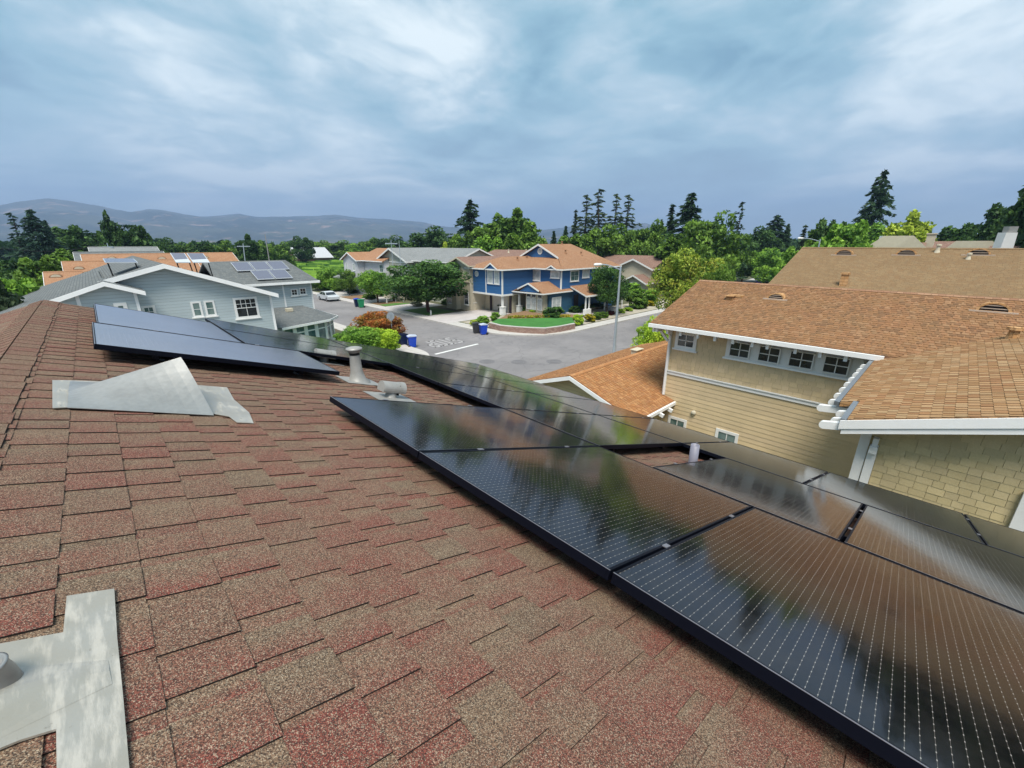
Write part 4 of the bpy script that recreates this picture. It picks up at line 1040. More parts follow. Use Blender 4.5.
# ------------------------------------------------------------------ blue corner house
BH=thing('blue_house','two storey deep blue house with tan orange roofs and white trim on the street corner','house',(42,38,0))
ze=5.75
def hipslab(mb,pts): slab(mb,pts,.13)
mb=MB()
# left block over the garage: hip facing the street, ridge along x
hipslab(mb,[(35.5,39-.5,ze),(35.5,45.7,ze),(38.7,42.1,7.1)])
hipslab(mb,[(35.5,38.5,ze),(46,38.5,ze),(46,42.1,7.1),(38.7,42.1,7.1)])
hipslab(mb,[(35.5,45.7,ze),(46,45.7,ze),(46,42.1,7.1),(38.7,42.1,7.1)])
# main block: lower front slope, then a big gable set back
kB=.46; YRd=40.15; ZRd=8.67; y0=33.75; y1=46.5; XG=44.0
hipslab(mb,[(41.0,y0,ze),(41.0,y1,ze),(XG+.2,y1-3.0,ze+1.30),(XG+.2,y0+3.0,ze+1.30)])
hipslab(mb,[(41.0,y0,ze),(54.2,y0,ze),(50.6,YRd,ZRd),(XG-.35,YRd,ZRd),(XG-.35,y0+2.84,ze+kB*2.84)])
hipslab(mb,[(54.2,y1,ze),(41,y1,ze),(XG-.35,y1-2.84,ze+kB*2.84),(XG-.35,YRd,ZRd-.001),(50.6,YRd,ZRd-.001)])
hipslab(mb,[(54.2,y0,ze),(54.2,y1,ze),(50.6,YRd,ZRd-.002)])
mb.build('roof',M['r_blue'],BH)
mb=MB(); mb.prism([(XG,36.9,6.9),(XG,43.4,6.9),(XG,YRd,ZRd-.15)],(.2,0,0)); mb.build('gable',M['s_blue'],BH)
mb=MB()
for ya in (36.3,44.0):
    za=ZRd-kB*abs(YRd-ya)+.02; mb.prism([(XG-.36,ya,za),(XG-.36,YRd,ZRd+.02),(XG-.36,YRd,ZRd-.2),(XG-.36,ya,za-.22)],(-.05,0,0))
mb.beam((35.45,38.45,ze-.07),(35.45,45.75,ze-.07),.1,.16); mb.beam((35.45,38.45,ze-.075),(40.95,38.45,ze-.075),.1,.15)
mb.beam((40.95,38.4,ze-.07),(40.95,y0-.05,ze-.07),.1,.16); mb.beam((40.95,y0-.05,ze-.075),(54.2,y0-.05,ze-.075),.1,.15)
mb.build('fascia',M['white'],BH)
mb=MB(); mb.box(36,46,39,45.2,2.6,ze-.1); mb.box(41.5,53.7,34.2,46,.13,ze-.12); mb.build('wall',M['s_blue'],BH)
mb=MB(); mb.box(38.0,46,39.35,45.1,.13,2.6); mb.build('wall',M['stucco'],BH)
mb=MB(); mb.box(35.93,41.5,38.93,45.27,2.48,2.70); mb.box(35.94,36.1,38.94,39.1,2.7,ze-.1); mb.box(35.94,36.0,42.0,42.13,2.7,ze-.1); mb.box(35.94,36.1,45.1,45.26,2.7,ze-.1)
mb.build('corner_board',M['white'],BH); mb=MB(); mb.box(41.44,41.6,34.14,34.3,2.9,ze-.1); mb.build('corner_board',M['white'],BH)
mb=MB()   # little false gables on the eaves
for xx,yc,hw,hh in ((35.45,40.5,1.25,.72),(40.95,35.4,.85,.42)):
    k=hh/hw
    for sg in (-1,1): slab(mb,[(xx-.05,yc+sg*hw,ze-.02),(xx+1.7,yc+sg*hw,ze-.02),(xx+1.7,yc,ze+hh),(xx-.05,yc,ze+hh-.0005*sg)],.06)
mb.build('dormer_roof',M['r_blue'],BH)
mb=MB()
for xx,yc,hw,hh in ((35.4,40.5,1.25,.72),(40.9,35.4,.85,.42)):
    for sg in (-1,1): mb.prism([(xx-.02,yc+sg*hw,ze+.02),(xx-.02,yc,ze+hh+.02),(xx-.02,yc,ze+hh-.14),(xx-.02,yc+sg*hw,ze-.14)],(-.04,0,0))
mb.build('dormer_trim',M['white'],BH)
mb=MB(); mb.prism([(35.5,39.5,ze-.02),(35.5,41.5,ze-.02),(35.5,40.5,ze+.58)],(.3,0,0)); mb.prism([(41.0,34.8,ze-.02),(41.0,36,ze-.02),(41.0,35.4,ze+.3)],(.3,0,0)); mb.build('dormer',M['s_blue'],BH)
kw=dict(fr=.12,sill=True,proud=.05)
for y in (41.25,40.0): window(BH,(35.99,y,4.75),'-x',.78,1.45,1,2,glass='glass_b',**kw)
window(BH,(41.49,38.4,4.8),'-x',1.25,1.15,2,1,glass='glass_b',**kw)
window(BH,(41.49,35.2,5.05),'-x',1.25,.62,2,1,glass='glass_b',**kw)
wpx(BH,'-y',34.2,(571,271.5),(578,280),nx=2,ny=2,glass='glass_t',**kw)
wpx(BH,'-y',34.2,(583,270.5),(588.5,276.5),nx=2,ny=1,glass='glass_b',**kw)
wpx(BH,'-y',33.99,(552.5,298.5),(560,309),nx=2,ny=2,glass='glass_b',**kw)
for (x,y,z,r) in ((36,43.9,5.0,.25),(XG,YRd-.05,7.75,.30)):
    mb=MB(); mb.lathe((x,y,z),[(r,0),(r+.12,0),(r+.12,.06),(r,.06)],20,axis=Vector((-1,0,0))); o=mb.build('round_window',M['white'],BH)
    mb=MB(); mb.lathe((x,y,z),[(r,.02),(0,.02)],20,axis=Vector((-1,0,0))); mb.build('pane',M['glass_b'],o)
# garage front, pillars, entrance
mb=MB(); mb.box(37.93,38.0,40.1,42.9,.13,2.25); 
for i in range(1,4): mb.box(37.92,37.93,40.1,42.9,.13+i*.53-.02,.13+i*.53)
mb.build('garage_door',M['garage'],BH)
mb=MB(); mb.box(37.9,38.0,43.2,43.6,.13,2.4); mb.box(37.9,38.0,39.4,39.8,.13,2.4); mb.build('wall_panel',M['door'],BH)
for x,y in ((36.25,39.25),(36.25,45.0),(38.6,38.6)):
    mb=MB(); mb.box(x-.11,x+.11,y-.11,y+.11,1.1,2.55); mb.box(x-.28,x+.28,y-.28,y+.28,.13,1.1); mb.box(x-.33,x+.33,y-.33,y+.33,1.1,1.17); mb.build('pillar',M['white'],BH)
mb=MB(); mb.box(40.9,41.0,37.7,38.6,.2,2.35); mb.build('door',M['door'],BH)
mb=MB(); mb.box(41.0,41.5,37.5,39.3,.13,2.6); mb.build('wall',M['pinkwall'],BH)
# bay and low front roofs
mb=MB(); mb.box(38.55,41.5,34.35,37.4,.13,3.0); mb.build('bay',M['stucco'],BH)
mb=MB(); mb.box(39.2,43.6,34.0,34.36,.13,2.95); mb.build('wall',M['s_teal'],BH)
for y,w in ((36.85,.62),(36.0,.62),(35.0,.62)):
    window(BH,(38.54,y,1.62),'-x',w,1.25,1,2,glass='glass_b',fr=.10,sill=False); window(BH,(38.54,y,2.62),'-x',w,.32,1,1,glass='glass',fr=.06,sill=False)
mb=MB(); zr=4.2; yr=36.2
slab(mb,[(37.7,33.7,3.1),(43.3,33.7,3.1),(43.3,yr,zr),(37.7,yr,zr)],.11)
slab(mb,[(37.7,39.0,3.05),(41.49,39.0,3.05),(41.49,yr,zr-.001),(37.7,yr,zr-.001)],.11)
mb.build('porch_roof',M['r_blue'],BH)
mb=MB()
for ya,za in ((34.4,3.42),(38.0,3.46)): mb.prism([(37.66,ya,za),(37.66,yr,zr+.01),(37.66,yr,zr-.17),(37.66,ya,za-.17)],(-.05,0,0))
mb.beam((37.65,33.65,3.03),(43.3,33.65,3.03),.09,.13); mb.beam((37.66,33.7,3.03),(37.66,39,2.98),.09,.13)
mb.build('fascia',M['white'],BH)
mb=MB(); mb.prism([(37.8,34.6,3.12),(37.8,37.8,3.12),(37.8,yr,zr-.14)],(.2,0,0)); mb.build('gable',M['s_blue'],BH)
mb=MB(); 
slab(mb,[(42.4,30.9,2.72),(51.5,30.9,2.72),(51.5,34.19,3.62),(43.3,34.19,3.62)],.12); mb.build('porch_roof',M['r_blue'],BH)
mb=MB(); mb.beam((42.4,30.85,2.63),(51.5,30.85,2.63),.1,.18); mb.beam((42.4,30.9,2.63),(43.3,34.1,3.5),.08,.16); mb.build('fascia',M['white'],BH)
for x in (42.7,43.4,46.8,50.9):
    mb=MB(); mb.box(x-.07,x+.07,31.1,31.24,.5,2.62); mb.build('porch_post',M['white'],BH)
mb=MB(); mb.box(42.4,43.6,30.95,31.3,.13,1.05); mb.build('post_base',M['white'],BH)
mb=MB(); mb.box(43.6,51,31.12,31.2,.98,1.05); 
for i in range(38): mb.box(43.7+i*.19,43.73+i*.19,31.14,31.17,.35,.98)
mb.build('railing',M['fence'],BH)
mb=MB(); mb.box(42.4,51.2,31,34.2,.13,.35); mb.build('porch_floor',M['drive'],BH)
mb=MB(); mb.box(44.2,45.1,34.15,34.2,.35,2.4); mb.build('door',M['door'],BH)
for P in ((46.2,37.5,7.55),(49,37,7.3),(43.0,41.6,6.75),(40.4,40.8,6.68),(48.4,40.0,8.6)): stubpipe(BH,P,.10,.32,True,'r_orange')
# retaining wall with artificial turf, curved round the corner
def brick():
    m=N('retaining wall blocks'); uv=m.uv(); br=m.n('ShaderNodeTexBrick',{'Vector':uv,'Color1':(.26,.15,.115,1),'Color2':(.36,.25,.20,1),'Mortar':(.10,.07,.06,1),'Scale':1.0,'Mortar Size':.012,'Brick Width':.32,'Row Height':.12})
    m.bsdf(Base_Color=br.outputs[0],Roughness=.9); return m.mat
M['brick']=brick()
base=[wz(*p,.13) for p in [(489,328),(500,331),(515,332.5),(530,333.5),(545,334),(560,332),(575,329)]]
inn=[Vector((b.x,b.y,0)) for b in base]
T=thing('retaining_wall','low curved wall of reddish blocks around the green lawn on the corner','retaining wall',(32,30,0))
cen=Vector((38.5,35,0))
mb=MB(); mc=MB()
for p,q in zip(base[:-1],base[1:]):
    ip=p+(cen-Vector((p.x,p.y,0))).normalized()*.3; iq=q+(cen-Vector((q.x,q.y,0))).normalized()*.3
    mb.prism([p,q,iq,ip],(0,0,.55)); mc.prism([Vector((v.x,v.y,.682)) for v in (p,q,iq,ip)],(0,0,.06))
mb.build('blocks',M['brick'],T); mc.build('coping',M['conc'],T)
mb=MB(); poly=[(p.x+.12,p.y+.12,.55) for p in base]+[(38.6,30.0,.55),(36.6,31.5,.55),(34.6,33.0,.55),(32.0,35.2,.55)]; mb.prism(poly,(0,0,.12)); struct(mb.build('lawn',M['turf']))
mb=MB(); mb.prism([(38.6,30.0,.5),(40.6,30.4,.5),(39.4,33.9,.5),(38.3,34.2,.5),(38.3,37.3,.5),(35.2,37.0,.5),(32.0,35.2,.5),(34.6,33.0,.5),(36.6,31.5,.5)],(0,0,.15)); struct(mb.build('planting_bed',M['barkmulch']))

# ------------------------------------------------------------------ other houses along the street
def st_house(name,label,G,wall,roof,trim='white',wins=(),ends=(1,1),ins=.5,extra=None,glass='glass'):
    t=thing(name,label,'house',(G.P((G.r0+G.r1)/2,G.cR,0)))
    mb=MB(); G.roof(mb); G.cap(mb); mb.build('roof',M[roof],t)
    mb=MB(); G.wall(mb,.45,.45,ins,ins); mb.build('wall',M[wall],t)
    mb=MB(); G.trim(mb,ends,(1,1),.2); mb.build('fascia',M[trim],t)
    for (face,pl,A,B,nx,ny) in wins: wpx(t,face,pl,A,B,nx=nx,ny=ny,glass=glass,fr=.07)
    return t
G=Gable('x',35.0,50,49.6,46.9,44.2,6.0,7.05,6.0)
CH=thing('cream_house','cream stucco house with a dull brown roof left of the blue house','house',(40,48,0))
mb=MB(); G.roof(mb); 
G2=Gable('y',46,58,38.2,41.5,46,5.9,7.3,5.9)
mb.build('roof',M['r_brown'],CH); mb=MB(); G.trim(mb,(1,0),(1,1),.2); mb.build('fascia',M['stucco'],CH)
mb=MB(); mb.prism([(35.45,44.7,.13),(35.45,49.2,.13),(35.45,49.2,6.0),(35.45,46.9,6.9),(35.45,44.7,6.0)],(12,0,0)); mb.build('wall',M['stucco'],CH)
mb=MB(); slab(mb,[(44,44,6.0),(44,56,6.0),(50,56,7.75),(50,44,7.75)],.13); mb.build('roof',M['r_brown'],CH)
mb=MB(); mb.box(44.6,56,44.8,55,.13,6.0); mb.build('wall',M['stucco'],CH)
window(CH,(35.44,47.2,5.35),'-x',.65,.85,1,2,fr=.08); 
for y,z,w,h in ((48.4,1.7,.8,1.5),(45.5,1.7,.8,1.5)): window(CH,(34.74 if y>46.9 else 35.44,y,z),'-x',w,h,1,2,fr=.08)
mb=MB(); mb.box(34.75,35.45,46.9,49.2,.13,2.95); mb.build('bay',M['stucco'],CH)
mb=MB(); slab(mb,[(34.2,46.4,2.95),(34.2,49.7,2.95),(35.45,49.7,3.6),(35.45,46.4,3.6)],.1); mb.build('porch_roof',M['r_brown'],CH)
mb=MB(); mb.box(35.3,35.44,44.7,49.25,3.85,4.0); mb.build('belt_trim',M['stucco'],CH)
for p in ((48.4,47,7.4),(48.5,51,7.4)): stubpipe(CH,p,.08,.4,True,'stucco')
# sage gable house with grey roof
GG=thing('sage_house','pale sage house with a grey roof and a dark bracketed gable to the street','house',(40,58,0))
mb=MB(); A_=Gable('x',35.6,44,71.2,66.0,60.6,6.0,8.05,6.0); A_.roof(mb)
B_=Gable('y',50,66.0,36.8,41.6,46.4,6.2,8.05,6.2); B_.roof(mb); mb.build('roof',M['r_graylt'],GG)
mb=MB(); A_.trim(mb,(1,0),(1,1),.26); B_.trim(mb,(1,0),(1,0),.2); mb.build('fascia',M['white'],GG)
mb=MB(); A_.wall(mb,.6,.3,.6,.6); B_.wall(mb,.5,.3,.5,.5); mb.build('wall',M['s_green'],GG)
for y in (62.2,63.6,68.2): window(GG,(36.19,y,4.9),'-x',.55,1.1,1,2,fr=.09)
window(GG,(36.19,67.2,4.5),'-x',.55,.6,1,1,fr=.09)
mb=MB(); mb.box(36.14,36.2,61.2,70.7,5.75,5.9); mb.build('belt_trim',M['white'],GG)
mb=MB(); mb.box(34.2,36.2,61.0,66.5,.13,2.9); mb.build('garage',M['stucco'],GG)
mb=MB(); slab(mb,[(33.7,60.6,2.9),(33.7,67,2.9),(36.2,67,3.7),(36.2,60.6,3.7)],.1); mb.build('porch_roof',M['r_graylt'],GG)
for y in (51.5,54.5,57): window(GG,(37.29,y,4.8),'-x',1.0,1.0,2,2,fr=.1)
WH=thing('white_house','white house with an orange roof beyond the sage house, nearest the vineyard','house',(38,76,0))
mb=MB(); A2=Gable('x',33.6,45,81.0,77.6,74.2,5.9,7.25,5.9); A2.roof(mb); B2=Gable('y',67,77.6,34.8,39.5,44,5.9,7.9,5.9); B2.roof(mb); mb.build('roof',M['r_orange'],WH)
mb=MB(); A2.trim(mb,(1,0),(1,1),.2); B2.trim(mb,(0,0),(1,0),.2); mb.build('fascia',M['white2'],WH)
mb=MB(); A2.wall(mb,.4,.3,.5,.5); B2.wall(mb,.3,.3,.5,.5); mb.build('wall',M['s_white'],WH)
for y in (79.2,76.2): window(WH,(33.99,y,4.7),'-x',.7,1.1,1,2,fr=.09,glass='glass_b')
window(WH,(35.29,68.4,4.7),'-x',1.1,1.1,2,2,glass='glass_t',fr=.1)
mb=MB(); slab(mb,[(31.5,72,2.9),(31.5,80,2.9),(34,80,3.7),(34,72,3.7)],.1); mb.build('porch_roof',M['r_graylt'],WH)
# brown house right of the corner, glimpsed down the crossing street
for (nm,lab,p0,p1,D,hh) in (('brown_house','brown roofed house with two white edged gables right of the blue house',(628,254),(652,254),78,0),):
    ya=wd(646,255.5,86); t=thing(nm,lab,'house',(ya.x,ya.y,0))
    G=Gable('y',ya.y-4.5,ya.y+9,ya.x-4.5,ya.x,ya.x+4.5,ya.z-1.8,ya.z,ya.z-1.8)
    Gx=Gable('x',ya.x-5.5,ya.x+6,ya.y-4.6,ya.y-.6,ya.y+3.4,ya.z-2.1,ya.z-.4,ya.z-2.1)
    Gl=Gable('x',ya.x-8.4,ya.x-3,ya.y-5.2,ya.y-2.6,ya.y+0,ya.z-4.3,ya.z-3.0,ya.z-4.3)
    mb=MB(); G.roof(mb); Gx.roof(mb); Gl.roof(mb); mb.build('roof',M['r_brown'],t)
    mb=MB(); Gx.trim(mb,(1,0),(1,1),.28); Gl.trim(mb,(1,0),(1,1),.25); mb.build('fascia',M['white'],t)
    mb=MB(); G.wall(mb,.4,.4,.5,.5); Gx.wall(mb,.5,.4,.5,.5); Gl.wall(mb,.5,.2,.4,.4); mb.build('wall',M['stucco'],t)
    M['tru']=M['r_brown']
    window(t,(ya.x-7.95,ya.y-2.6,1.7),'-x',1.6,1.0,2,1,glass='glass_b',fr=.12)
for i,(px,py,D) in enumerate(((742,252,150),)):
    t,X,zr=far_house('small_house','small pale roofed house half hidden in the trees beyond the golden maple',px-9,px+9,py,D,'stucco','r_graylt',depth=8)

# ------------------------------------------------------------------ street furniture, bins, cars
def bin_(loc,rot,label,body,lid,s=1.0,group='wheelie bins at the kerb'):
    t=thing('wheelie_bin',label,'bin',(0,0,0),group)
    mb=MB(); r0,r1=.22,.30; P=lambda w,d,z:[(-w,-d,z),(w,-d,z),(w,d,z),(-w,d,z)]
    A=P(.23,.27,.06);B=P(.30,.36,.95)
    mb.face(A[::-1]); 
    for i in range(4): mb.face([A[i],A[(i+1)%4],B[(i+1)%4],B[i]])
    mb.box(-.32,.32,-.38,.38,.95,1.0); mb.build('body',body,t)
    mb=MB(); mb.prism([(-.33,-.40,1.0),(-.33,.40,1.0),(-.33,.40,1.04),(-.33,.1,1.12),(-.33,-.40,1.06)],(.66,0,0)); mb.build('lid',lid,t)
    for sg in (-1,1):
        mb=MB(); mb.lathe((sg*.25,.30,.12),[(0,0),(.12,0),(.12,.06),(0,.06)],14,axis=Vector((1,0,0))); mb.build('wheel',M['rubber'],t)
    mb=MB(); mb.beam((-.25,.43,.98),(.25,.43,.98),.04,.04); mb.build('handle',body,t)
    t.location=loc; t.rotation_euler=(0,0,rot); t.scale=(s,s,s); return t
q=wz(412.5,347.3); bin_((q.x,q.y,0.0),rad(70),'bright blue wheelie bin on the near kerb beside the STOP marking',M['bluebin'],M['palelid'])
q=wz(403.8,345.5); bin_((q.x-.05,q.y,0.0),rad(85),'near black wheelie bin behind the blue one on the near kerb',M['navy'],M['navy'])
q=wz(483.5,334.5); bin_((q.x,q.y,0.0),rad(250),'bright blue wheelie bin in front of the curved retaining wall',M['bluebin'],M['palelid'])
q=wz(477.3,333.2); bin_((q.x-.05,q.y+.1,.0),rad(245),'dark grey wheelie bin left of the blue one by the retaining wall',M['greybin'],M['greybin'])
q=wz(357.5,306.8); bin_((q.x,q.y,.0),rad(260),'dark blue wheelie bin beside the green one across the street',M['navy'],M['bluebin'],1.1)
q=wz(361.5,307.6); bin_((q.x,q.y,.0),rad(262),'green wheelie bin across the street',M['greenbin'],M['greenbin'],1.1)

# street lamp
def lamp(base,h,arm,ang,label,armz=.6):
    t=thing('street_lamp',label,'street lamp',base); b=Vector(base); d=Vector((math.cos(ang),math.sin(ang),0))
    mb=MB(); mb.tube(b,b+Z*(h-.0),.115,.07,16); mb.tube(b,b+Z*.12,.19,.17,16); mb.build('post',M['pole'],t,smooth=False)
    mb=MB(); n=9; pts=[b+Z*(h-.25)+d*(arm*i/n)+Z*(armz*math.sin(PI/2*i/n)) for i in range(n+1)]
    for p,q in zip(pts[:-1],pts[1:]): mb.tube(p,q,.045,.042,10)
    mb.build('arm',M['pole'],t)
    e=pts[-1]; mb=MB(); mb.lathe(e-d*.05,[(0,0),(.07,.03),(.10,.2),(.11,.5),(.07,.65),(0,.7)],14,axis=d); o=mb.build('lamp_head',M['white'],t,smooth=True); return t
r=ray(614.3,353); lp=wz(613.2,361)
ztop=wd(620.3,268,math.hypot(lp.x,lp.y)).z
tip=wz(596,262.5,ztop+.5); 
dv=Vector((-_cy,_sy,0))   # towards the left of the photo
lamp((lp.x,lp.y,.13),ztop+.1-.13,1.62,math.atan2(dv.y,dv.x)+.35,'tall grey street lamp with a curved arm standing behind the orange garage roof',.42)
q=wd(818,250,62); lamp((q.x,q.y,.0),wd(817.5,241.5,62).z+.25,2.0,math.atan2(dv.y,dv.x),'small street lamp whose arm shows above the tan roof on the right',.35)
# stop sign seen from behind
q=wz(398.5,345.5); t=thing('stop_sign','stop sign on its post at the near corner, seen from the back','road sign',(q.x-.5,q.y,.13))
b=Vector((q.x-.5,q.y,.13)); mb=MB(); mb.tube(b,b+Z*2.9,.035,.035,8); mb.build('post',M['pole'],t)
mb=MB(); c_=b+Z*2.55+Vector((0,-.0,0)); mb.prism([c_+Vector((math.cos(rad(22.5+45*i))*.40,.045,math.sin(rad(22.5+45*i))*.40)) for i in range(8)],(0,.006,0)); mb.build('plate',M['pole'],t)
# poles on the skyline
def pole(px,pyt,pyb,D,label,r=.14,cross=None,lean=0,mat='wood'):
    a=wd(px,pyb,D); h=wd(px,pyt,D).z; t=thing('utility_pole',label,'pole',(a.x,a.y,min(a.z,0)+0))
    bz=min(0,a.z) if a.z<3 else 0
    top=wd(px+lean,pyt,D); bot=Vector((a.x,a.y,0)) if lean==0 else wd(px,pyb,D)
    mb=MB(); mb.tube(bot,top,r,r*.7,8); mb.build('shaft',M[mat],t)
    if cross:
        u=Vector((_cy,-_sy,0)); mb=MB(); mb.beam(top-Z*.5-u*cross,top-Z*.5+u*cross,.12,.14); mb.build('crossarm',M[mat],t)
    return t
pole(243,243.5,262,95,'slim street light pole standing left of the leaning mast',.10,1.2,0,'pole')
pole(270.5,234,268,45,'tall mast leaning left above the blue grey roof',.045,None,-5.5,'ventp')
pole(432,230,246,130,'power pole in front of the trees left of the blue house',.16,1.0)
pole(391,240,248,68,'thin roof antenna mast with a small crossarm on the sage house',.05,.9,0,'pole')
pole(399,241,248,68,'plain thin mast on the ridge of the sage house',.05,None,0,'pole')
pole(107,243,252,78,'short mast with crossarm on the grey ridge at the left',.06,.7,0,'pole')
# overhead line at the far left
a=wd(-30,243,100); b=wd(107,243.6,100); mb=MB(); n=14
for i in range(n):
    p=a.lerp(b,i/n)-Z*1.2*math.sin(PI*i/n); q_=a.lerp(b,(i+1)/n)-Z*1.2*math.sin(PI*(i+1)/n); mb.tube(p,q_,.035,.035,5,caps=False)
tag(mb.build('power_line',M['dark']),'thin dark overhead cable in front of the dark trees at the left','cable')
# cars
def car(loc,rot,label,paint,s=1.0):
    t=thing('parked_car',label,'car',(0,0,0))
    L=2.3;W=.9
    prof=[(-L,.32),(-L,.72),(-2.1,.86),(-1.35,.95),(-.75,1.36),(-.2,1.46),(.55,1.44),(1.15,1.22),(1.65,1.0),(2.2,.94),(L,.75),(L,.32)]
    def sect(w,ins):
        out=[]
        for (x,z) in prof: out.append((x,w*(1-ins*max(0,(z-.9)/.56)),z))
        return out
    mb=MB(); A=sect(W,.22); B=[(x,-y,z) for x,y,z in A]; n=len(A)
    for i in range(n):
        j=(i+1)%n; mb.face([A[i],A[j],B[j],B[i]])
    low=[(x,y,z) for x,y,z in A]; mb.face(low[::-1]); mb.face(B)
    mb.build('body',paint,t)
    mb=MB()
    for sg in (-1,1):
        y=lambda z:sg*(W*(1-.22*max(0,(z-.9)/.56))+.006)
        mb.face([(-1.25,y(.97),.97),(-.02,y(.97),.97),(-.02,y(1.36),1.36),(-.68,y(1.34),1.34)])
        mb.face([(.05,y(.97),.97),(1.35,y(1.0),1.0),(1.0,y(1.22),1.22),(.5,y(1.37),1.37),(.05,y(1.37),1.37)])
    mb.face([(-1.34,.78,.965),(-1.34,-.78,.965),(-.79,-.68,1.345),(-.79,.68,1.345)]); mb.face([(1.62,-.74,1.03),(1.62,.74,1.03),(1.17,.67,1.23),(1.17,-.67,1.23)])
    mb.build('windows',M['glass'],t)
    for x in (-1.45,1.40):
        for sg in (-1,1):
            mb=MB(); mb.lathe((x,sg*.80,.32),[(0,0),(.32,0),(.32,.12*1),(.2,.125),(0,.125)],20,axis=Vector((0,sg,0))); w=mb.build('wheel',M['rubber'],t)
            mb=MB(); mb.lathe((x,sg*.925,.32),[(.20,0),(.17,.012),(0,.02)],14,axis=Vector((0,sg,0))); mb.build('rim',M['rim'],w)
    for sg in (-1,1):
        mb=MB(); mb.box(-L-.01,-L+.1,sg*.55,sg*.85,.62,.76); mb.build('headlight',M['glass_b'],t)
        mb=MB(); mb.box(L-.1,L+.01,sg*.55,sg*.85,.68,.84); mb.build('tail_light',M['redl'],t)
    t.location=loc; t.rotation_euler=(0,0,rot); t.scale=(s,s,s); return t
q=wz(331,299.7); car((26.5,q.y-.4,0),rad(90),'silver white car parked at the far kerb near the bend',M['carw'])
q=wz(766,281.5); car((q.x,q.y,0),rad(-20),'dark blue car parked beyond the beige roof, near the dark fence',M['carb'],1.12)
q=wz(759,284); bin_((q.x,q.y,0),0,'violet blue wheelie bin glimpsed over the beige roof beside the dark blue car',plain('violet bin plastic',(.05,.03,.36),.4),M['palelid'],1.7)
mb=MB(); a=wz(741,276.5); b=wz(783,276.5); mb.prism([(a.x,a.y,0),(b.x,b.y,0),(b.x,b.y,2.3),(a.x,a.y,2.3)],(.05,.1,0)); tag(mb.build('board_fence',M['fence']),'dark board fence behind the dark blue car','fence')
P4=[wz(728,287),wz(800,287),wz(800,277),wz(752,279)]; patch([(p.x,p.y) for p in P4],.138,M['conc'],'driveway')
# hydrants / marker posts by the far kerb
for px,py,lab in ((431,316,'small white marker post on the verge under the deep green tree'),(387,304,'short pale marker post beside the mulch bed across the street')):
    q=wz(px,py); mb=MB(); mb.lathe((q.x,q.y,.13),[(.11,0),(.09,.5),(.12,.52),(.0,.62)],10); tag(mb.build('marker_post',M['white']),lab,'post')

# ------------------------------------------------------------------ vegetation
def leaf_mesh(name,C,size,tone,mat,aspect=1.7,down=0.0,Dir=None):
    C=np.asarray(C,dtype=np.float64); n=len(C)
    d=RNG.normal(size=(n,3)) if Dir is None else np.asarray(Dir)+RNG.normal(size=(n,3))*.35
    d[:,2]-=down; d/=np.linalg.norm(d,axis=1)[:,None]
    e=np.cross(d,RNG.normal(size=(n,3))); e/=np.linalg.norm(e,axis=1)[:,None]
    s=(size*RNG.uniform(.6,1.35,n))[:,None]
    V=np.empty((n,4,3)); V[:,0]=C-d*s*aspect*.5; V[:,1]=C+e*s*.5; V[:,2]=C+d*s*aspect*.5; V[:,3]=C-e*s*.5
    me=bpy.data.meshes.new(name); me.vertices.add(n*4); me.vertices.foreach_set('co',V.reshape(-1))
    me.loops.add(n*4); me.loops.foreach_set('vertex_index',np.arange(n*4,dtype=np.int32))
    me.polygons.add(n); me.polygons.foreach_set('loop_start',np.arange(0,n*4,4,dtype=np.int32)); me.polygons.foreach_set('loop_total',np.full(n,4,dtype=np.int32))
    ca=me.color_attributes.new('tone','FLOAT_COLOR','CORNER'); t=np.clip(np.repeat(tone,4),0,1)
    cc=np.ones((n*4,4)); cc[:,0]=t;cc[:,1]=t;cc[:,2]=t; ca.data.foreach_set('color',cc.reshape(-1))
    me.materials.append(mat); me.update(); return me
def broad(seed,nl=5200,leaf=.034,zb=.16,clumps=34,w=1.0):
    wd_=w
    r=np.random.default_rng(seed); P=[];T=[]
    cz=(zb+1)/2; rz=(1-zb)/2
    for k in range(clumps):
        v=r.normal(size=3); v/=np.linalg.norm(v); rr=r.uniform(.45,.86)
        c=np.array([v[0]*rr*.5,v[1]*rr*.5,cz+v[2]*rr*rz]); cr=r.uniform(.085,.165)*(1.1 if v[2]<0.3 else .9)
        m=int(nl/clumps*r.uniform(.7,1.3)); w=r.normal(size=(m,3)); w/=np.linalg.norm(w,axis=1)[:,None]
        rad_=cr*r.uniform(.55,1.08,m)**.6; q=c+w*rad_[:,None]*np.array([1,1,.8])
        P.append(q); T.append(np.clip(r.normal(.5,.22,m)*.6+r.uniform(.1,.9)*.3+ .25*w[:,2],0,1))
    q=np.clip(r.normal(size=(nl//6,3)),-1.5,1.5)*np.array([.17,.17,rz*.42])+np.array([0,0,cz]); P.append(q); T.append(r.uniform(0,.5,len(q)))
    P=np.vstack(P); T=np.concatenate(T); P[:,2]=np.maximum(P[:,2],.02); P[:,:2]*=wd_
    return P,T
def trunk_mb(h,r0,r1,limbs=6,seed=0,z1=.68,spread=.2):
    r=random.Random(seed); mb=MB(); p=Vector((0,0,0)); k=6
    for i in range(k):
        q=Vector((r.uniform(-.012,.012),r.uniform(-.012,.012),z1*(i+1)/k))*h; q.x*=1; mb.tube(p,q,r0+(r1-r0)*i/k,r0+(r1-r0)*(i+1)/k,9,caps=False); 
        if i>=1:
            for _ in range(max(1,limbs//4)):
                a=r.uniform(0,2*PI); e=q+Vector((math.cos(a)*spread,math.sin(a)*spread,r.uniform(.05,.15)))*h; mb.tube(q,e,r1*.9,r1*.25,6,caps=False)
        p=q
    return mb
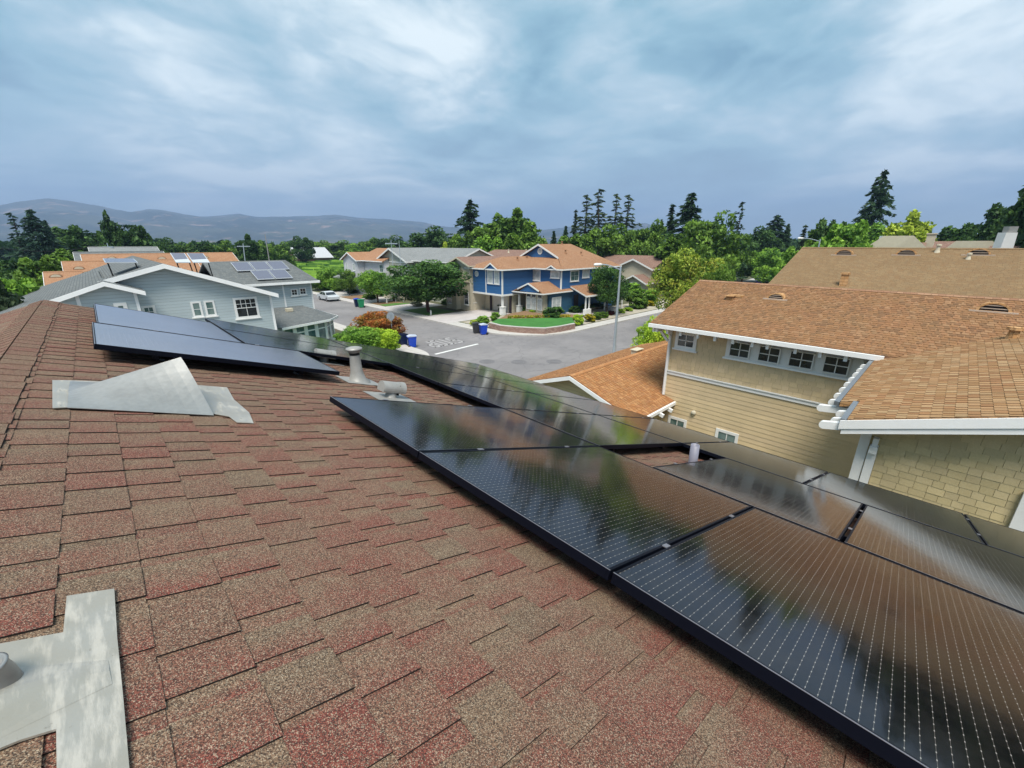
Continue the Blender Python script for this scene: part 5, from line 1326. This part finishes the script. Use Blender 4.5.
def conifer(seed,whorls=26,dense=1.0,zb=.08,leaf=.03,rad_=.22,droop=.25,irr=.25,power=.85):
    r=np.random.default_rng(seed); P=[];T=[];D=[]
    for k in range(whorls):
        z=zb+(1-zb)*(k/(whorls-1))**.95*.985; R=rad_*(1-(z-zb)/(1-zb))**power+.008
        nb=max(3,int(7*dense))
        for b in range(nb):
            if r.random()<irr*.6: continue
            a=r.uniform(0,2*PI); L=R*r.uniform(1-irr*1.6,1+irr*.6); m=int(max(5,46*dense*L/.2))
            t=r.uniform(.08,1,m)**.8
            x=np.cos(a)*L*t; y=np.sin(a)*L*t; zz=z-droop*L*t**1.5+r.uniform(-.004,.004,m)
            w=(1-t*.6)*L*.24
            off=r.normal(size=m)*w; P.append(np.stack([x-np.sin(a)*off,y+np.cos(a)*off,zz-np.abs(off)*.25+r.normal(size=m)*.006],1))
            T.append(np.clip(r.normal(.4,.2,m)+t*.25,0,1)); D.append(np.tile([np.cos(a),np.sin(a),-.35],(m,1)))
    return np.vstack(P),np.concatenate(T),np.vstack(D)
class Proto: pass
def mkproto(crown_mesh,trunk_mb_,bark):
    p=Proto(); p.crown=crown_mesh; me_o=trunk_mb_.build('tmp',bark); p.trunk=me_o.data; bpy.data.objects.remove(me_o); return p
PR={}
for nm,args in dict(A=dict(seed=1),B=dict(seed=2,clumps=26,zb=.1),C=dict(seed=3,clumps=44,zb=.05),D=dict(seed=4,clumps=20,zb=.22),
    An=dict(seed=5,w=.55,zb=.12,clumps=40),Bn=dict(seed=6,w=.55,clumps=34,zb=.1),Cn=dict(seed=7,w=.6,clumps=50,zb=.05),Dn=dict(seed=8,w=.5,clumps=26,zb=.22)).items():
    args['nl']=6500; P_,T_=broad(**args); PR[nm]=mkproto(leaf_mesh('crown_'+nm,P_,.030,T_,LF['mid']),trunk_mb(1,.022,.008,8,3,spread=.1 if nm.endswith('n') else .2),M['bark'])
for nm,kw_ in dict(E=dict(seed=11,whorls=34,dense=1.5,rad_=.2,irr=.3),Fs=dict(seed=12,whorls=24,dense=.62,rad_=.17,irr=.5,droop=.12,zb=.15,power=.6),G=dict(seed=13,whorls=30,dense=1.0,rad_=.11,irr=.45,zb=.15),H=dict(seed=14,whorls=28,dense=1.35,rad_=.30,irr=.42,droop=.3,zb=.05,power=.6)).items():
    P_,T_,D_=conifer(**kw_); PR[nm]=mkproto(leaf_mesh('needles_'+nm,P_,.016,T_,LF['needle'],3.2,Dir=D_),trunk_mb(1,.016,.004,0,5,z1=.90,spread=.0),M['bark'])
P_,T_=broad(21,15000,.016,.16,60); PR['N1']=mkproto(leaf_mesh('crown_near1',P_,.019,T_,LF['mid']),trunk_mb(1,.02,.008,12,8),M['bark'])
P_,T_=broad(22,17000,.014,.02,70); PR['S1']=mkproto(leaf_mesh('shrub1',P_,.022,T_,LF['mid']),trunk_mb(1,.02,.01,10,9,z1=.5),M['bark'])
P_,T_=broad(23,3000,.05,-.05,16); PR['S2']=mkproto(leaf_mesh('shrub2',P_,.06,T_,LF['mid']),trunk_mb(1,.02,.01,6,9,z1=.4),M['bark'])
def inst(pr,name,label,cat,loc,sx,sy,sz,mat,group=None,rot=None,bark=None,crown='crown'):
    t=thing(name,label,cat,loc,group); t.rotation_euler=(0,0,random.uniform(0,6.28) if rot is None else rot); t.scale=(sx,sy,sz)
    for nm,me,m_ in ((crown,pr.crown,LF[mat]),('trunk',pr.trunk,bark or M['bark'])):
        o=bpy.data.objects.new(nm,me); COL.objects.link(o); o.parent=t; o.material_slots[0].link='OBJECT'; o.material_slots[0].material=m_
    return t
def wpix(px,w,D):   # width in metres of w photo pixels at distance D near px
    a=wd(px-w/2,243,D); b=wd(px+w/2,243,D); return (a-b).length
def tree(px,ty,D,w,kind,mat,label,cat='tree',base=0.0,name=None,fat=1.0):
    q=wd(px,ty,D); h=(q.z-base)*1.0; W=wpix(px,w,D)
    W*={'E':1.5,'Fs':1.9,'G':1.5,'H':2.1}.get(kind,1.5)
    if kind in 'ABCD' and W/h<.75: kind+='n'
    spread={'E':.4,'Fs':.34,'G':.22,'H':.6,'An':.55,'Bn':.55,'Cn':.6,'Dn':.5}.get(kind,1.0)
    sx=W/spread*fat
    hh=h/1.02
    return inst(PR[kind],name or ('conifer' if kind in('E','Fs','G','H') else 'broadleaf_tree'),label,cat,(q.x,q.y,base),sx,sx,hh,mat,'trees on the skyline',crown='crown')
# --- left skyline
TL=[
(9,211,120,26,'Fs','bluish','ragged dark conifer at the far left edge of the skyline'),
(29,208,118,34,'H','bluish','broad pointed conifer, second from the left edge'),
(44,219,122,22,'E','bluish','slimmer dark conifer just right of the broad pointed one at the left'),
(64,217,128,44,'C','dark','wide dark round tree under the left mountain'),
(86,222,132,40,'B','dark','low dark tree between the wide one and the tall split tree at the left'),
(103,208,112,20,'A','dark','tall left half of the split tree in front of the mountains'),
(122,211,112,30,'B','dark','bushier right half of the split tree in front of the mountains'),
(140,236,120,18,'C','bright','small bright tree right of the split tree'),
(163,237,128,30,'A','dark','low round tree left of centre under the second hill'),
(182,238,135,24,'C','mid','small mid green tree beneath the saddle of the hills'),
(200,236,130,26,'B','dark','dark round tree above the orange ridge'),
(222,238,140,28,'C','mid','mid green tree above the right end of the orange ridge'),
(247,233,125,20,'D','dark','dark open crowned tree beside the slim street light pole'),
(262,240,150,20,'A','mid','small green tree under the leaning mast'),
(279,240,160,22,'C','mid','green tree left of the white roofed barn'),
(302,234.5,196,20,'B','dark','round dark oak standing in front of the white roofed barn'),
(322,240,230,26,'A','mid','green tree behind the right end of the barn'),
(340,239,230,30,'C','mid','wide green tree at the edge of the vineyard, right of the barn'),
(357,241,210,24,'B','bright','brighter small tree at the vineyard edge above the white house'),
(370,237,190,20,'A','mid','green tree left of the big dark round tree over the sage roof'),
(388,233.5,170,34,'C','dark','big dark round tree rising over the sage house'),
(408,240,190,26,'B','mid','low tree right of the big dark round one over the sage roof'),
(433,224,125,44,'C','dark','dark mass of a tree behind the power pole'),
(446,240,90,14,'A','yellow','yellow green tree peeping over the grey roof'),
(455,240,86,10,'B','yellow','smaller yellow tree right beside the other yellow one'),
(470,198,102,26,'H','needle','tall dark conifer left of the blue house'),
(462,229,98,30,'B','mid','mid green tree at the foot of the tall dark conifer'),
(487,228,80,26,'C','bright','bright round tree behind the brown and blue roofs'),
(497,211,96,34,'A','mid','tall leafy tree behind the bright round one'),
(515,206,92,32,'D','mid','tallest leafy tree left of the gap over the blue house'),
(530,217,90,26,'B','mid','leafy tree just right of the tallest one behind the blue house'),
(476,241,70,18,'C','mid','small tree low behind the cream house roof'),
(535,235,72,22,'C','mid','low tree right behind the blue house gable'),
(554,230,110,12,'E','needle','small pointed conifer over the blue gable'),
(566,225,108,13,'E','needle','pointed conifer just left of the group of tall thin ones'),
(576,209,112,10,'G','oliven','short thin conifer, first of the tall group behind the blue house'),
(587,193,115,22,'Fs','oliven','open branched tall conifer, second of the group behind the blue house'),
(600,187,112,22,'Fs','oliven','highest conifer of the group behind the blue house'),
(617,192,116,20,'Fs','oliven','fourth conifer of the tall group, left of the last pair'),
(629,193,114,22,'Fs','oliven','rightmost tall conifer of the group behind the blue house'),
(575,227,84,30,'C','mid','leafy tree at the foot of the tall thin conifers'),
(600,222,92,38,'B','mid','broad leafy tree directly under the highest thin conifer'),
(628,221,104,36,'C','mid','broad leafy tree behind the right end of the blue house'),
(652,219,106,32,'A','mid','leafy tree above the brown gabled house'),
(645,238,106,26,'C','mid','low leafy tree just behind the brown gabled house'),
(662,218,125,8,'G','oliven','faint thin conifer far off above the brown gabled house'),
(673,203,98,16,'G','needle','narrow pointed conifer left of the dense dark one'),
(693,191,96,30,'H','needle','dense dark conifer right of the middle'),
(680,221,84,32,'B','mid','leafy tree below the narrow pointed conifer'),
(714,207,78,54,'C','mid','large bright topped round tree right of the dense dark conifer'),
(743,200,100,16,'Fs','needle','scraggy thin conifer standing alone against the sky'),
(738,233,119,34,'B','dark','dark tree below the scraggy thin conifer'),
(762,226,140,32,'A','dark','dark leafy tree behind the dark board fence'),
(778,214,148,26,'H','needle','blunt conifer right of the scraggy thin one'),
(789,223,150,18,'E','needle','darker conifer leaning on the blunt one'),
(774,246,112,28,'C','bright','bright round tree at the end of the dark fence'),
(765,246,116,26,'C','bright','small bright round tree above the dark fence'),
(748,244,114,18,'B','mid','small dark tree left of the dark blue car'),
(797,238,66,26,'C','bright','bright shrubby tree beside the rake of the tan roof'),
(806,224,90,14,'G','oliven','small thin conifer left of the bright trees'),
(826,216,84,32,'A','mid','dark green tree at the left of the bright group above the tan roof'),
(838,209,82,26,'C','dark','dark tree behind the bright ones above the tan roof'),
(852,209,72,44,'C','bright','biggest bright green tree above the tan roof'),
(832,229,66,36,'B','bright','lower bright tree just over the tan roof ridge'),
(866,229,64,30,'A','bright','bright green tree in front of the tall conifer on the right'),
(886,168,118,30,'H','needle','tallest dark conifer on the right, leaning a little'),
(888,214,104,40,'C','bright','bright green tree right of the tallest conifer'),
(919,208,96,40,'D','yellow','yellow green tree with bare twigs in its crown'),
(905,229,92,34,'C','yellow','low yellow green tree above the blue grey dormer'),
(937,225,100,26,'B','yellow','small yellowish tree at the right side of the yellow green one'),
(948,232,104,24,'A','dark','low dark tree right of the yellowish ones'),
(967,213,96,44,'C','dark','dark tree left of the big dark one at the right edge'),
(992,207,94,40,'B','dark','dark spreading tree behind the tall white chimney'),
(1013,190,90,46,'C','dark','big dark tree at the right edge of the picture'),
(1035,183,88,50,'B','dark','tallest dark tree, cut by the right edge of the picture'),
(985,228,92,40,'C','dark','lower dark tree right behind the small stone gable'),
]
for a in TL: tree(*a)
for i,(px,ty,D,w) in enumerate(((1075,145,70,80),(1130,114,62,90),(1195,92,58,100),(1270,72,52,110),(1360,45,50,130),(1470,5,48,150),(1620,-50,44,180))):
    tree(px,ty,D,w,'C' if i%2 else 'B','dark','big dark tree outside the right edge, mirrored in the nearest panels')
# second line of far trees that closes the horizon
random.seed(5)
mass=[]
P_,T_=[],[]
for i in range(150):
    px=-60+i*7.6; D=random.uniform(240,330); t=random.uniform(236,241)+(4 if 270<px<430 else 0); q=wd(px,t,D); W=wpix(px,15,D)
    p,tn=broad(100+i%6,170,.1,-.05,10); P_.append(p*np.array([W*1.4,W*1.4,max(q.z,4)])+np.array([q.x,q.y,0])); T_.append(tn)
me=leaf_mesh('far_woods',np.vstack(P_),1.9,np.concatenate(T_),LF['dark']); o=bpy.data.objects.new('far_woods',me); COL.objects.link(o); tag(o,'far wood that closes the horizon behind the houses','woods',kind='stuff')
# --- left foreground greenery
for a in [(38,245,62,50,'C','mid','wide green tree left of the orange roofs'),(66,240,74,46,'C','mid','green tree touching the orange roofs from behind'),
 (84,243,80,30,'B','mid','green tree behind the grey roof left of the orange ridge'),
 (14,246,70,44,'B','dark','darker tree at the left edge below the ragged conifer'),(8,262,42,52,'C','bright','bright tree at the left edge above our roof ridge'),
 (34,272,48,40,'B','bright','bright low tree beneath the wide green one at the left'),(22,284,40,40,'C','mid','low green tree just over the end of our ridge'),(-8,272,34,50,'A','oliven','olive tree cut by the left edge')]: tree(*a)
# --- street trees
def near_tree(px,basepy,ty,w,mat,label,pr='N1',bark=None,z=.13,name='street_tree',flat=1.0):
    b=wz(px,basepy); D=math.hypot(b.x,b.y); q=wd(px,ty,D); W=wpix(px,w,D)/.92
    return inst(PR[pr],name,label,'tree' if 'tree' in name else 'shrub',(b.x,b.y,z),W,W*flat,(q.z-z)/1.0,mat,bark=bark)
near_tree(429,313,257,94,'plum','large dense deep green tree in front of the sage and cream houses','N1',M['barkp'])
near_tree(378,303,268,44,'bright','medium green street tree with a bare reddish trunk, left of the large deep green one','N1',M['barkp'])
near_tree(350,296,268,26,'mid','slim street tree beside the white house')
near_tree(331,291,266,26,'bright','light green tree at the end of the street by the vineyard','C')
near_tree(318,291,277,22,'mid','small green tree by the corner of the blue grey wing','C')
b=wd(606,318,55); q=wd(606,262,55); inst(PR['N1'],'garden_tree','dark green tree against the right side of the blue house','tree',(b.x,b.y,.13),5.6,5.6,q.z-.1,'plum')
D=46; b=wd(687,300,D); q=wd(687,246,D); W=wpix(687,92,D); inst(PR['N1'],'maple_tree','big maple turning gold, rising behind the roof of the beige house','tree',(b.x,b.y,.13),W,W*.9,q.z,'maple')
D=43; b=wd(716,300,D); q=wd(718,262,D); W=wpix(716,44,D); inst(PR['N1'],'maple_tree','smaller green part of the maple group, right of the golden one','tree',(b.x,b.y,.13),W,W,q.z,'mid')
# near shrubs across the side street
def shrub(px,py_base,ty,w,mat,label,name='shrub',pr='S1',dz=.0,depth=1.0):
    b=wz(px,py_base); D=math.hypot(b.x,b.y); q=wd(px,ty,D); W=wpix(px,w*1.25,D)/.95
    return inst(PR[pr],name,label,'shrub',(b.x,b.y,.13+dz),W,W*depth,max(.3,(q.z-.13)/1.0),mat,'shrubs in the gardens')
shrub(360,360,325.5,46,'bright','rounded fresh green bush beside the bay room of the blue grey house')
shrub(386,356,328,28,'lime','yellow green bush between the green bush and the stop sign')
shrub(381,345,311,46,'russet','tall russet and orange bush behind the green bush','shrub')
shrub(396,343,327,12,'redbush','dark red upright shrub at the foot of the stop sign')
b=wd(655,350,31); inst(PR['S1'],'shrub','lime green shrub at the corner of the beige house above the garage roof','shrub',(b.x,b.y,.13),3.4,3.2,wd(655,318,31).z,'lime','shrubs in the gardens')
b=wd(668,352,28); inst(PR['S1'],'shrub','lime green shrub half hidden by the rake bracket of the beige house','shrub',(b.x,b.y,.13),2.6,2.6,wd(668,322,28).z,'lime','shrubs in the gardens')
# blue house garden
GS=[(478,307.5,298.5,9,'dark','clipped dark round bush at the left side of the driveway'),
(503,312,301.5,11,'dark','clipped dark bush beside the right garage pillar'),
(483,326,315,14,'bright','light green bush at the driveway edge, left of the retaining wall'),
(495,322,311,9,'bright','light green bush behind the first one at the driveway edge'),
(474,327,319,8,'yellow','small pale bush nearest the blue bin on the corner'),
(518,313,308,7,'redbush','small dark red plant by the front door'),
(524,314,306,10,'bright','bright green bush left of the bay window'),
(532,316,309,8,'mid','low green bush under the bay window'),
(540,317,310,8,'mid','low green bush under the right side of the bay window'),
(553,322,305,20,'plum','big dark green bush below the double window'),
(533,317,309,9,'lime','lime bush at the foot of the bay window, left one'),
(546,319,310,10,'gold','golden bush at the foot of the bay window, right one'),
(527,319,314,7,'cream','small pale flowering plant behind the turf'),
(566,321,315,9,'gold','golden flowering bush right of the turf'),
(578,326,313,11,'lime','lime bush in front of the porch'),
(589,323,313,11,'gold','yellow tipped bush right of the lime one in front of the porch'),
(597,321,311,9,'mid','green bush in the gravel bed, middle of the porch'),
(604,319,311,9,'mid','green bush in the gravel bed below the porch railing'),
(611,316,310,7,'redbush','reddish small bush at the end of the gravel bed'),
(575,315,305,12,'plum','dark bush at the porch steps'),
(587,312,303,14,'mid','green bush against the porch railing'),
(598,311,302,14,'dark','dark bush against the porch railing, right end'),
(621,314,308,8,'lime','yellow green bush left of the lamp post foot'),
(628,312,307,9,'lime','yellow green bush right of the lamp post'),
(643,309,302,9,'gold','golden bush near the hedge'),
(650,307,300,9,'gold','golden bush at the right end of the hedge'),
(636,309,291,22,'mid','tall hedge block right of the blue house'),
(648,305,287,20,'bright','bright clipped hedge behind the golden bushes'),
(630,298,281,22,'bright','hedge in front of the brown gabled house'),
(417,307,301,12,'cream','white flowering shrub left of the deep green tree'),
(449,305,298,14,'dark','dark shrub beneath the deep green tree'),
(459,309,302,12,'mid','small green plant in the cream house bed'),
(370,300,293,14,'mid','green shrub in front of the white house'),
(352,294,288,12,'dark','low dark shrub beside the slim street tree'),
(384,297,291,12,'dark','dark shrub behind the medium street tree'),
(395,302,295,4,'redbush','slim dark upright shrub in the mulch bed across the street'),
(338,292,286,14,'mid','green shrub at the vineyard end of the street'),
(325,291,284,14,'bright','light green shrub at the vineyard end of the street')]
for a in GS: shrub(*a[:6],pr='S2')
mb=MB(); 
# low edging plants along the turf
P_,T_=[],[]
for i in range(46):
    t=i/45; q=Vector((33.0,34.9,0)).lerp(Vector((38.6,30.5,0)),t); p,tn=broad(300+i%5,60,.1,-.2,5); P_.append(p*np.array([.5,.5,.38])+np.array([q.x+random.uniform(-.25,.25),q.y+random.uniform(-.25,.25),.62])); T_.append(tn)
me=leaf_mesh('edging_plants',np.vstack(P_),.09,np.concatenate(T_),LF['gold']); o=bpy.data.objects.new('edging_plants',me); COL.objects.link(o); tag(o,'row of low golden edging plants between the turf and the bay window','plants',kind='stuff')

# ------------------------------------------------------------------ hills
def hills():
    prof=[(-400,206),(-200,212),(-60,206),(0,203),(20,199.5),(47,196),(70,199),(100,204),(128,210.5),(150,207),(165,208.5),(200,215),(225,213),(238,211.5),(256,215),(285,215),(318,214),(335,213),(360,216.5),(385,218),(420,221),(440,226),(480,229),(520,231),(560,228),(600,224),(645,223),(690,231),(760,238),(900,239),(1100,238),(1400,236)]
    AZs=[];EL=[]
    for px,py in prof:
        r=ray(px,py); AZs.append(math.atan2(r[0],r[1])); EL.append(r[2]/math.hypot(r[0],r[1]))
    n=420; az=np.linspace(AZs[0],AZs[-1],n); el=np.interp(az,AZs,EL)
    m=64; rr=np.linspace(2300,6600,m); verts=[]
    r_=np.random.default_rng(3); ph=r_.uniform(0,6.28,(14,2)); fr=np.array([3,5,8,13,21,34,55,80,110,150,200,260,330,420])
    for j,R in enumerate(rr):
        t=(R-2300)/(6600-2300); shape=np.clip(t/.66,0,1)**1.25 if t<.66 else 1-.25*(t-.66)/.34
        for i in range(n):
            a=az[i]; nz=0
            for k in range(14): nz+=math.sin(a*fr[k]+ph[k,0]+R*.0011*(k+1)+2*math.sin(R*.0017+ph[k,1]))/(k+1.5)
            crest=el[i]*(2300+.66*4300)
            z=crest*shape+ nz*26*min(1,t*3)*(1-.80*math.exp(-((t-.66)/.05)**2)) 
            verts.append((R*math.sin(a),R*math.cos(a),z if t>0 else -5))
    faces=[(j*n+i,j*n+i+1,(j+1)*n+i+1,(j+1)*n+i) for j in range(m-1) for i in range(n-1)]
    me=bpy.data.meshes.new('hills'); me.from_pydata(verts,[],faces); me.polygons.foreach_set('use_smooth',[True]*len(faces))
    mm=N('dry wooded hills'); p=mm.pos(); a=mm.noise(p,.0022,6,.62); b=mm.noise(p,.006,4)
    c=mm.mix(mm.ramp(a,[(.42,0),(.58,1)]),(.018,.03,.022),(.055,.065,.045)); c=mm.mix(mm.ramp(b,[(.57,0),(.68,.9)]),c,(.22,.16,.13))
    mm.bsdf(Base_Color=c,Roughness=1.0); me.materials.append(mm.mat)
    o=bpy.data.objects.new('hills',me); COL.objects.link(o); struct(o)
hills()

# ------------------------------------------------------------------ haze
mb=MB(); mb.box(-8000,8000,-8000,8000,-1.2,640)
hz=mb.build('haze',N('tmp').mat); tag(hz,'thin blue haze in the valley air','haze',kind='stuff')
hm=bpy.data.materials.new('haze air'); hm.use_nodes=True; nt=hm.node_tree; nt.nodes.clear()
ou=nt.nodes.new('ShaderNodeOutputMaterial'); pvn=nt.nodes.new('ShaderNodeVolumePrincipled')
HAZE=.00024
pvn.inputs['Density'].default_value=HAZE; pvn.inputs['Color'].default_value=(.45,.63,1,1); pvn.inputs['Anisotropy'].default_value=.2
nt.links.new(pvn.outputs[0],ou.inputs['Volume']); hz.data.materials.clear(); hz.data.materials.append(hm)

# ------------------------------------------------------------------ sky, sun, camera
W=bpy.data.worlds.new('World'); S.world=W; W.use_nodes=True; nt=W.node_tree; nt.nodes.clear()
def wn(typ,ins=None,**kw):
    x=nt.nodes.new(typ)
    for k,v in kw.items(): setattr(x,k,v)
    for k,v in (ins or {}).items():
        if isinstance(v,bpy.types.NodeSocket): nt.links.new(v,x.inputs[k])
        else: x.inputs[k].default_value=v
    return x
def wm(op,a,b=None,c=None):
    i={0:a}
    if b is not None: i[1]=b
    if c is not None: i[2]=c
    return wn('ShaderNodeMath',i,operation=op).outputs[0]
def wmix(f,a,b):
    x=wn('ShaderNodeMix',{},data_type='RGBA')
    for k,v in ((0,f),(6,a),(7,b)):
        if isinstance(v,bpy.types.NodeSocket): nt.links.new(v,x.inputs[k])
        else: x.inputs[k].default_value=v if k==0 else tuple(v)+(1,)
    return x.outputs[2]
def wramp(f,st):
    x=wn('ShaderNodeValToRGB',{0:f}); e=x.color_ramp.elements
    while len(e)<len(st): e.new(.5)
    for q,(p,c) in zip(e,st): q.position=p; q.color=(c,c,c,1) if isinstance(c,(int,float)) else tuple(c)+(1,)
    return x.outputs[0]
SUN_EL,SUN_AZ=rad(62),rad(226)      # azimuth measured from +y towards +x
sky=wn('ShaderNodeTexSky',sky_type='NISHITA',sun_disc=False); sky.sun_elevation=SUN_EL; sky.sun_rotation=SUN_AZ; sky.air_density=1.2
gen=wn('ShaderNodeTexCoord').outputs['Generated']; sp=wn('ShaderNodeSeparateXYZ',{0:gen})
zc=wm('ADD',wm('MAXIMUM',sp.outputs[2],0.0),.16)
cv=wn('ShaderNodeCombineXYZ',{0:wm('DIVIDE',sp.outputs[0],zc),1:wm('DIVIDE',sp.outputs[1],zc),2:0.35})
warp=wn('ShaderNodeTexNoise',{'Vector':cv.outputs[0],'Scale':.7,'Detail':3}).outputs['Color']
v2=wn('ShaderNodeVectorMath',{0:cv.outputs[0],1:wn('ShaderNodeVectorMath',{0:warp,'Scale':.9},operation='SCALE').outputs[0]},operation='ADD').outputs[0]
n1=wn('ShaderNodeTexNoise',{'Vector':v2,'Scale':.8,'Detail':8,'Roughness':.55}).outputs[0]
n2=wn('ShaderNodeTexNoise',{'Vector':v2,'Scale':2.6,'Detail':6,'Roughness':.55}).outputs[0]
cl=wm('ADD',wm('MULTIPLY',n1,.75),wm('MULTIPLY',n2,.25))
CR=[(.37,(.070,.140,.185)),(.44,(.10,.19,.235)),(.50,(.16,.265,.305)),(.56,(.26,.34,.37)),(.65,(.48,.525,.52))]
def glow(px,py,k,amp):
    d=Vector(ray(px,py)).normalized(); dt=wn('ShaderNodeVectorMath',{0:gen,1:tuple(d)},operation='DOT_PRODUCT').outputs['Value']
    return wm('MULTIPLY',wm('POWER',wm('MAXIMUM',dt,0.0),k),amp)
op=wm('ADD',glow(425,45,70,.11),wm('ADD',glow(160,120,90,.07),glow(600,20,60,.08)))
op=wm('ADD',op,wm('ADD',glow(870,130,120,.07),glow(225,190,400,.10)))
op=wm('MULTIPLY',op,wm('ADD',wm('MULTIPLY',n2,1.6),.2))
cl=wm('ADD',cl,op); 
base=wramp(cl,CR)
hor=wramp(sp.outputs[2],[(0.0,1),(.10,.55),(.30,0)])
base=wmix(wm('MULTIPLY',hor,.72),base,(.36,.43,.46))
skyc=wn('ShaderNodeMix',{},data_type='RGBA',blend_type='MULTIPLY'); skyc.inputs[0].default_value=1; nt.links.new(sky.outputs[0],skyc.inputs[6]); skyc.inputs[7].default_value=(.09,.09,.09,1)
fin=wmix(.90,skyc.outputs[2],base)
bgk=wn('ShaderNodeBackground',{'Color':fin,'Strength':1.0}); wo=wn('ShaderNodeOutputWorld'); nt.links.new(bgk.outputs[0],wo.inputs[0])
sd=bpy.data.lights.new('Sun','SUN'); sd.energy=2.7; sd.angle=rad(26); sd.color=(1,.94,.85); so=bpy.data.objects.new('Sun',sd); COL.objects.link(so)
dirv=Vector((math.sin(SUN_AZ)*math.cos(SUN_EL),math.cos(SUN_AZ)*math.cos(SUN_EL),math.sin(SUN_EL)))
so.rotation_euler=(dirv).to_track_quat('Z','Y').to_euler()
cam=bpy.data.cameras.new('Camera'); cam.sensor_width=36; cam.lens=36*F/1024; cam.clip_start=.02; cam.clip_end=30000
co=bpy.data.objects.new('Camera',cam); COL.objects.link(co); co.location=(0,0,H); co.rotation_euler=(PI/2-PITCH,0,-YAW); S.camera=co
S.view_settings.view_transform='Standard'; S.view_settings.look='None'; S.view_settings.exposure=1.2; S.view_settings.gamma=1
S.render.engine='CYCLES'; S.cycles.max_bounces=6; S.cycles.volume_bounces=0; S.cycles.use_denoising=True
S.cycles.transparent_max_bounces=4; S.cycles.diffuse_bounces=3; S.cycles.glossy_bounces=3
for o in bpy.data.objects:
    if '_o' in o: del o['_o']
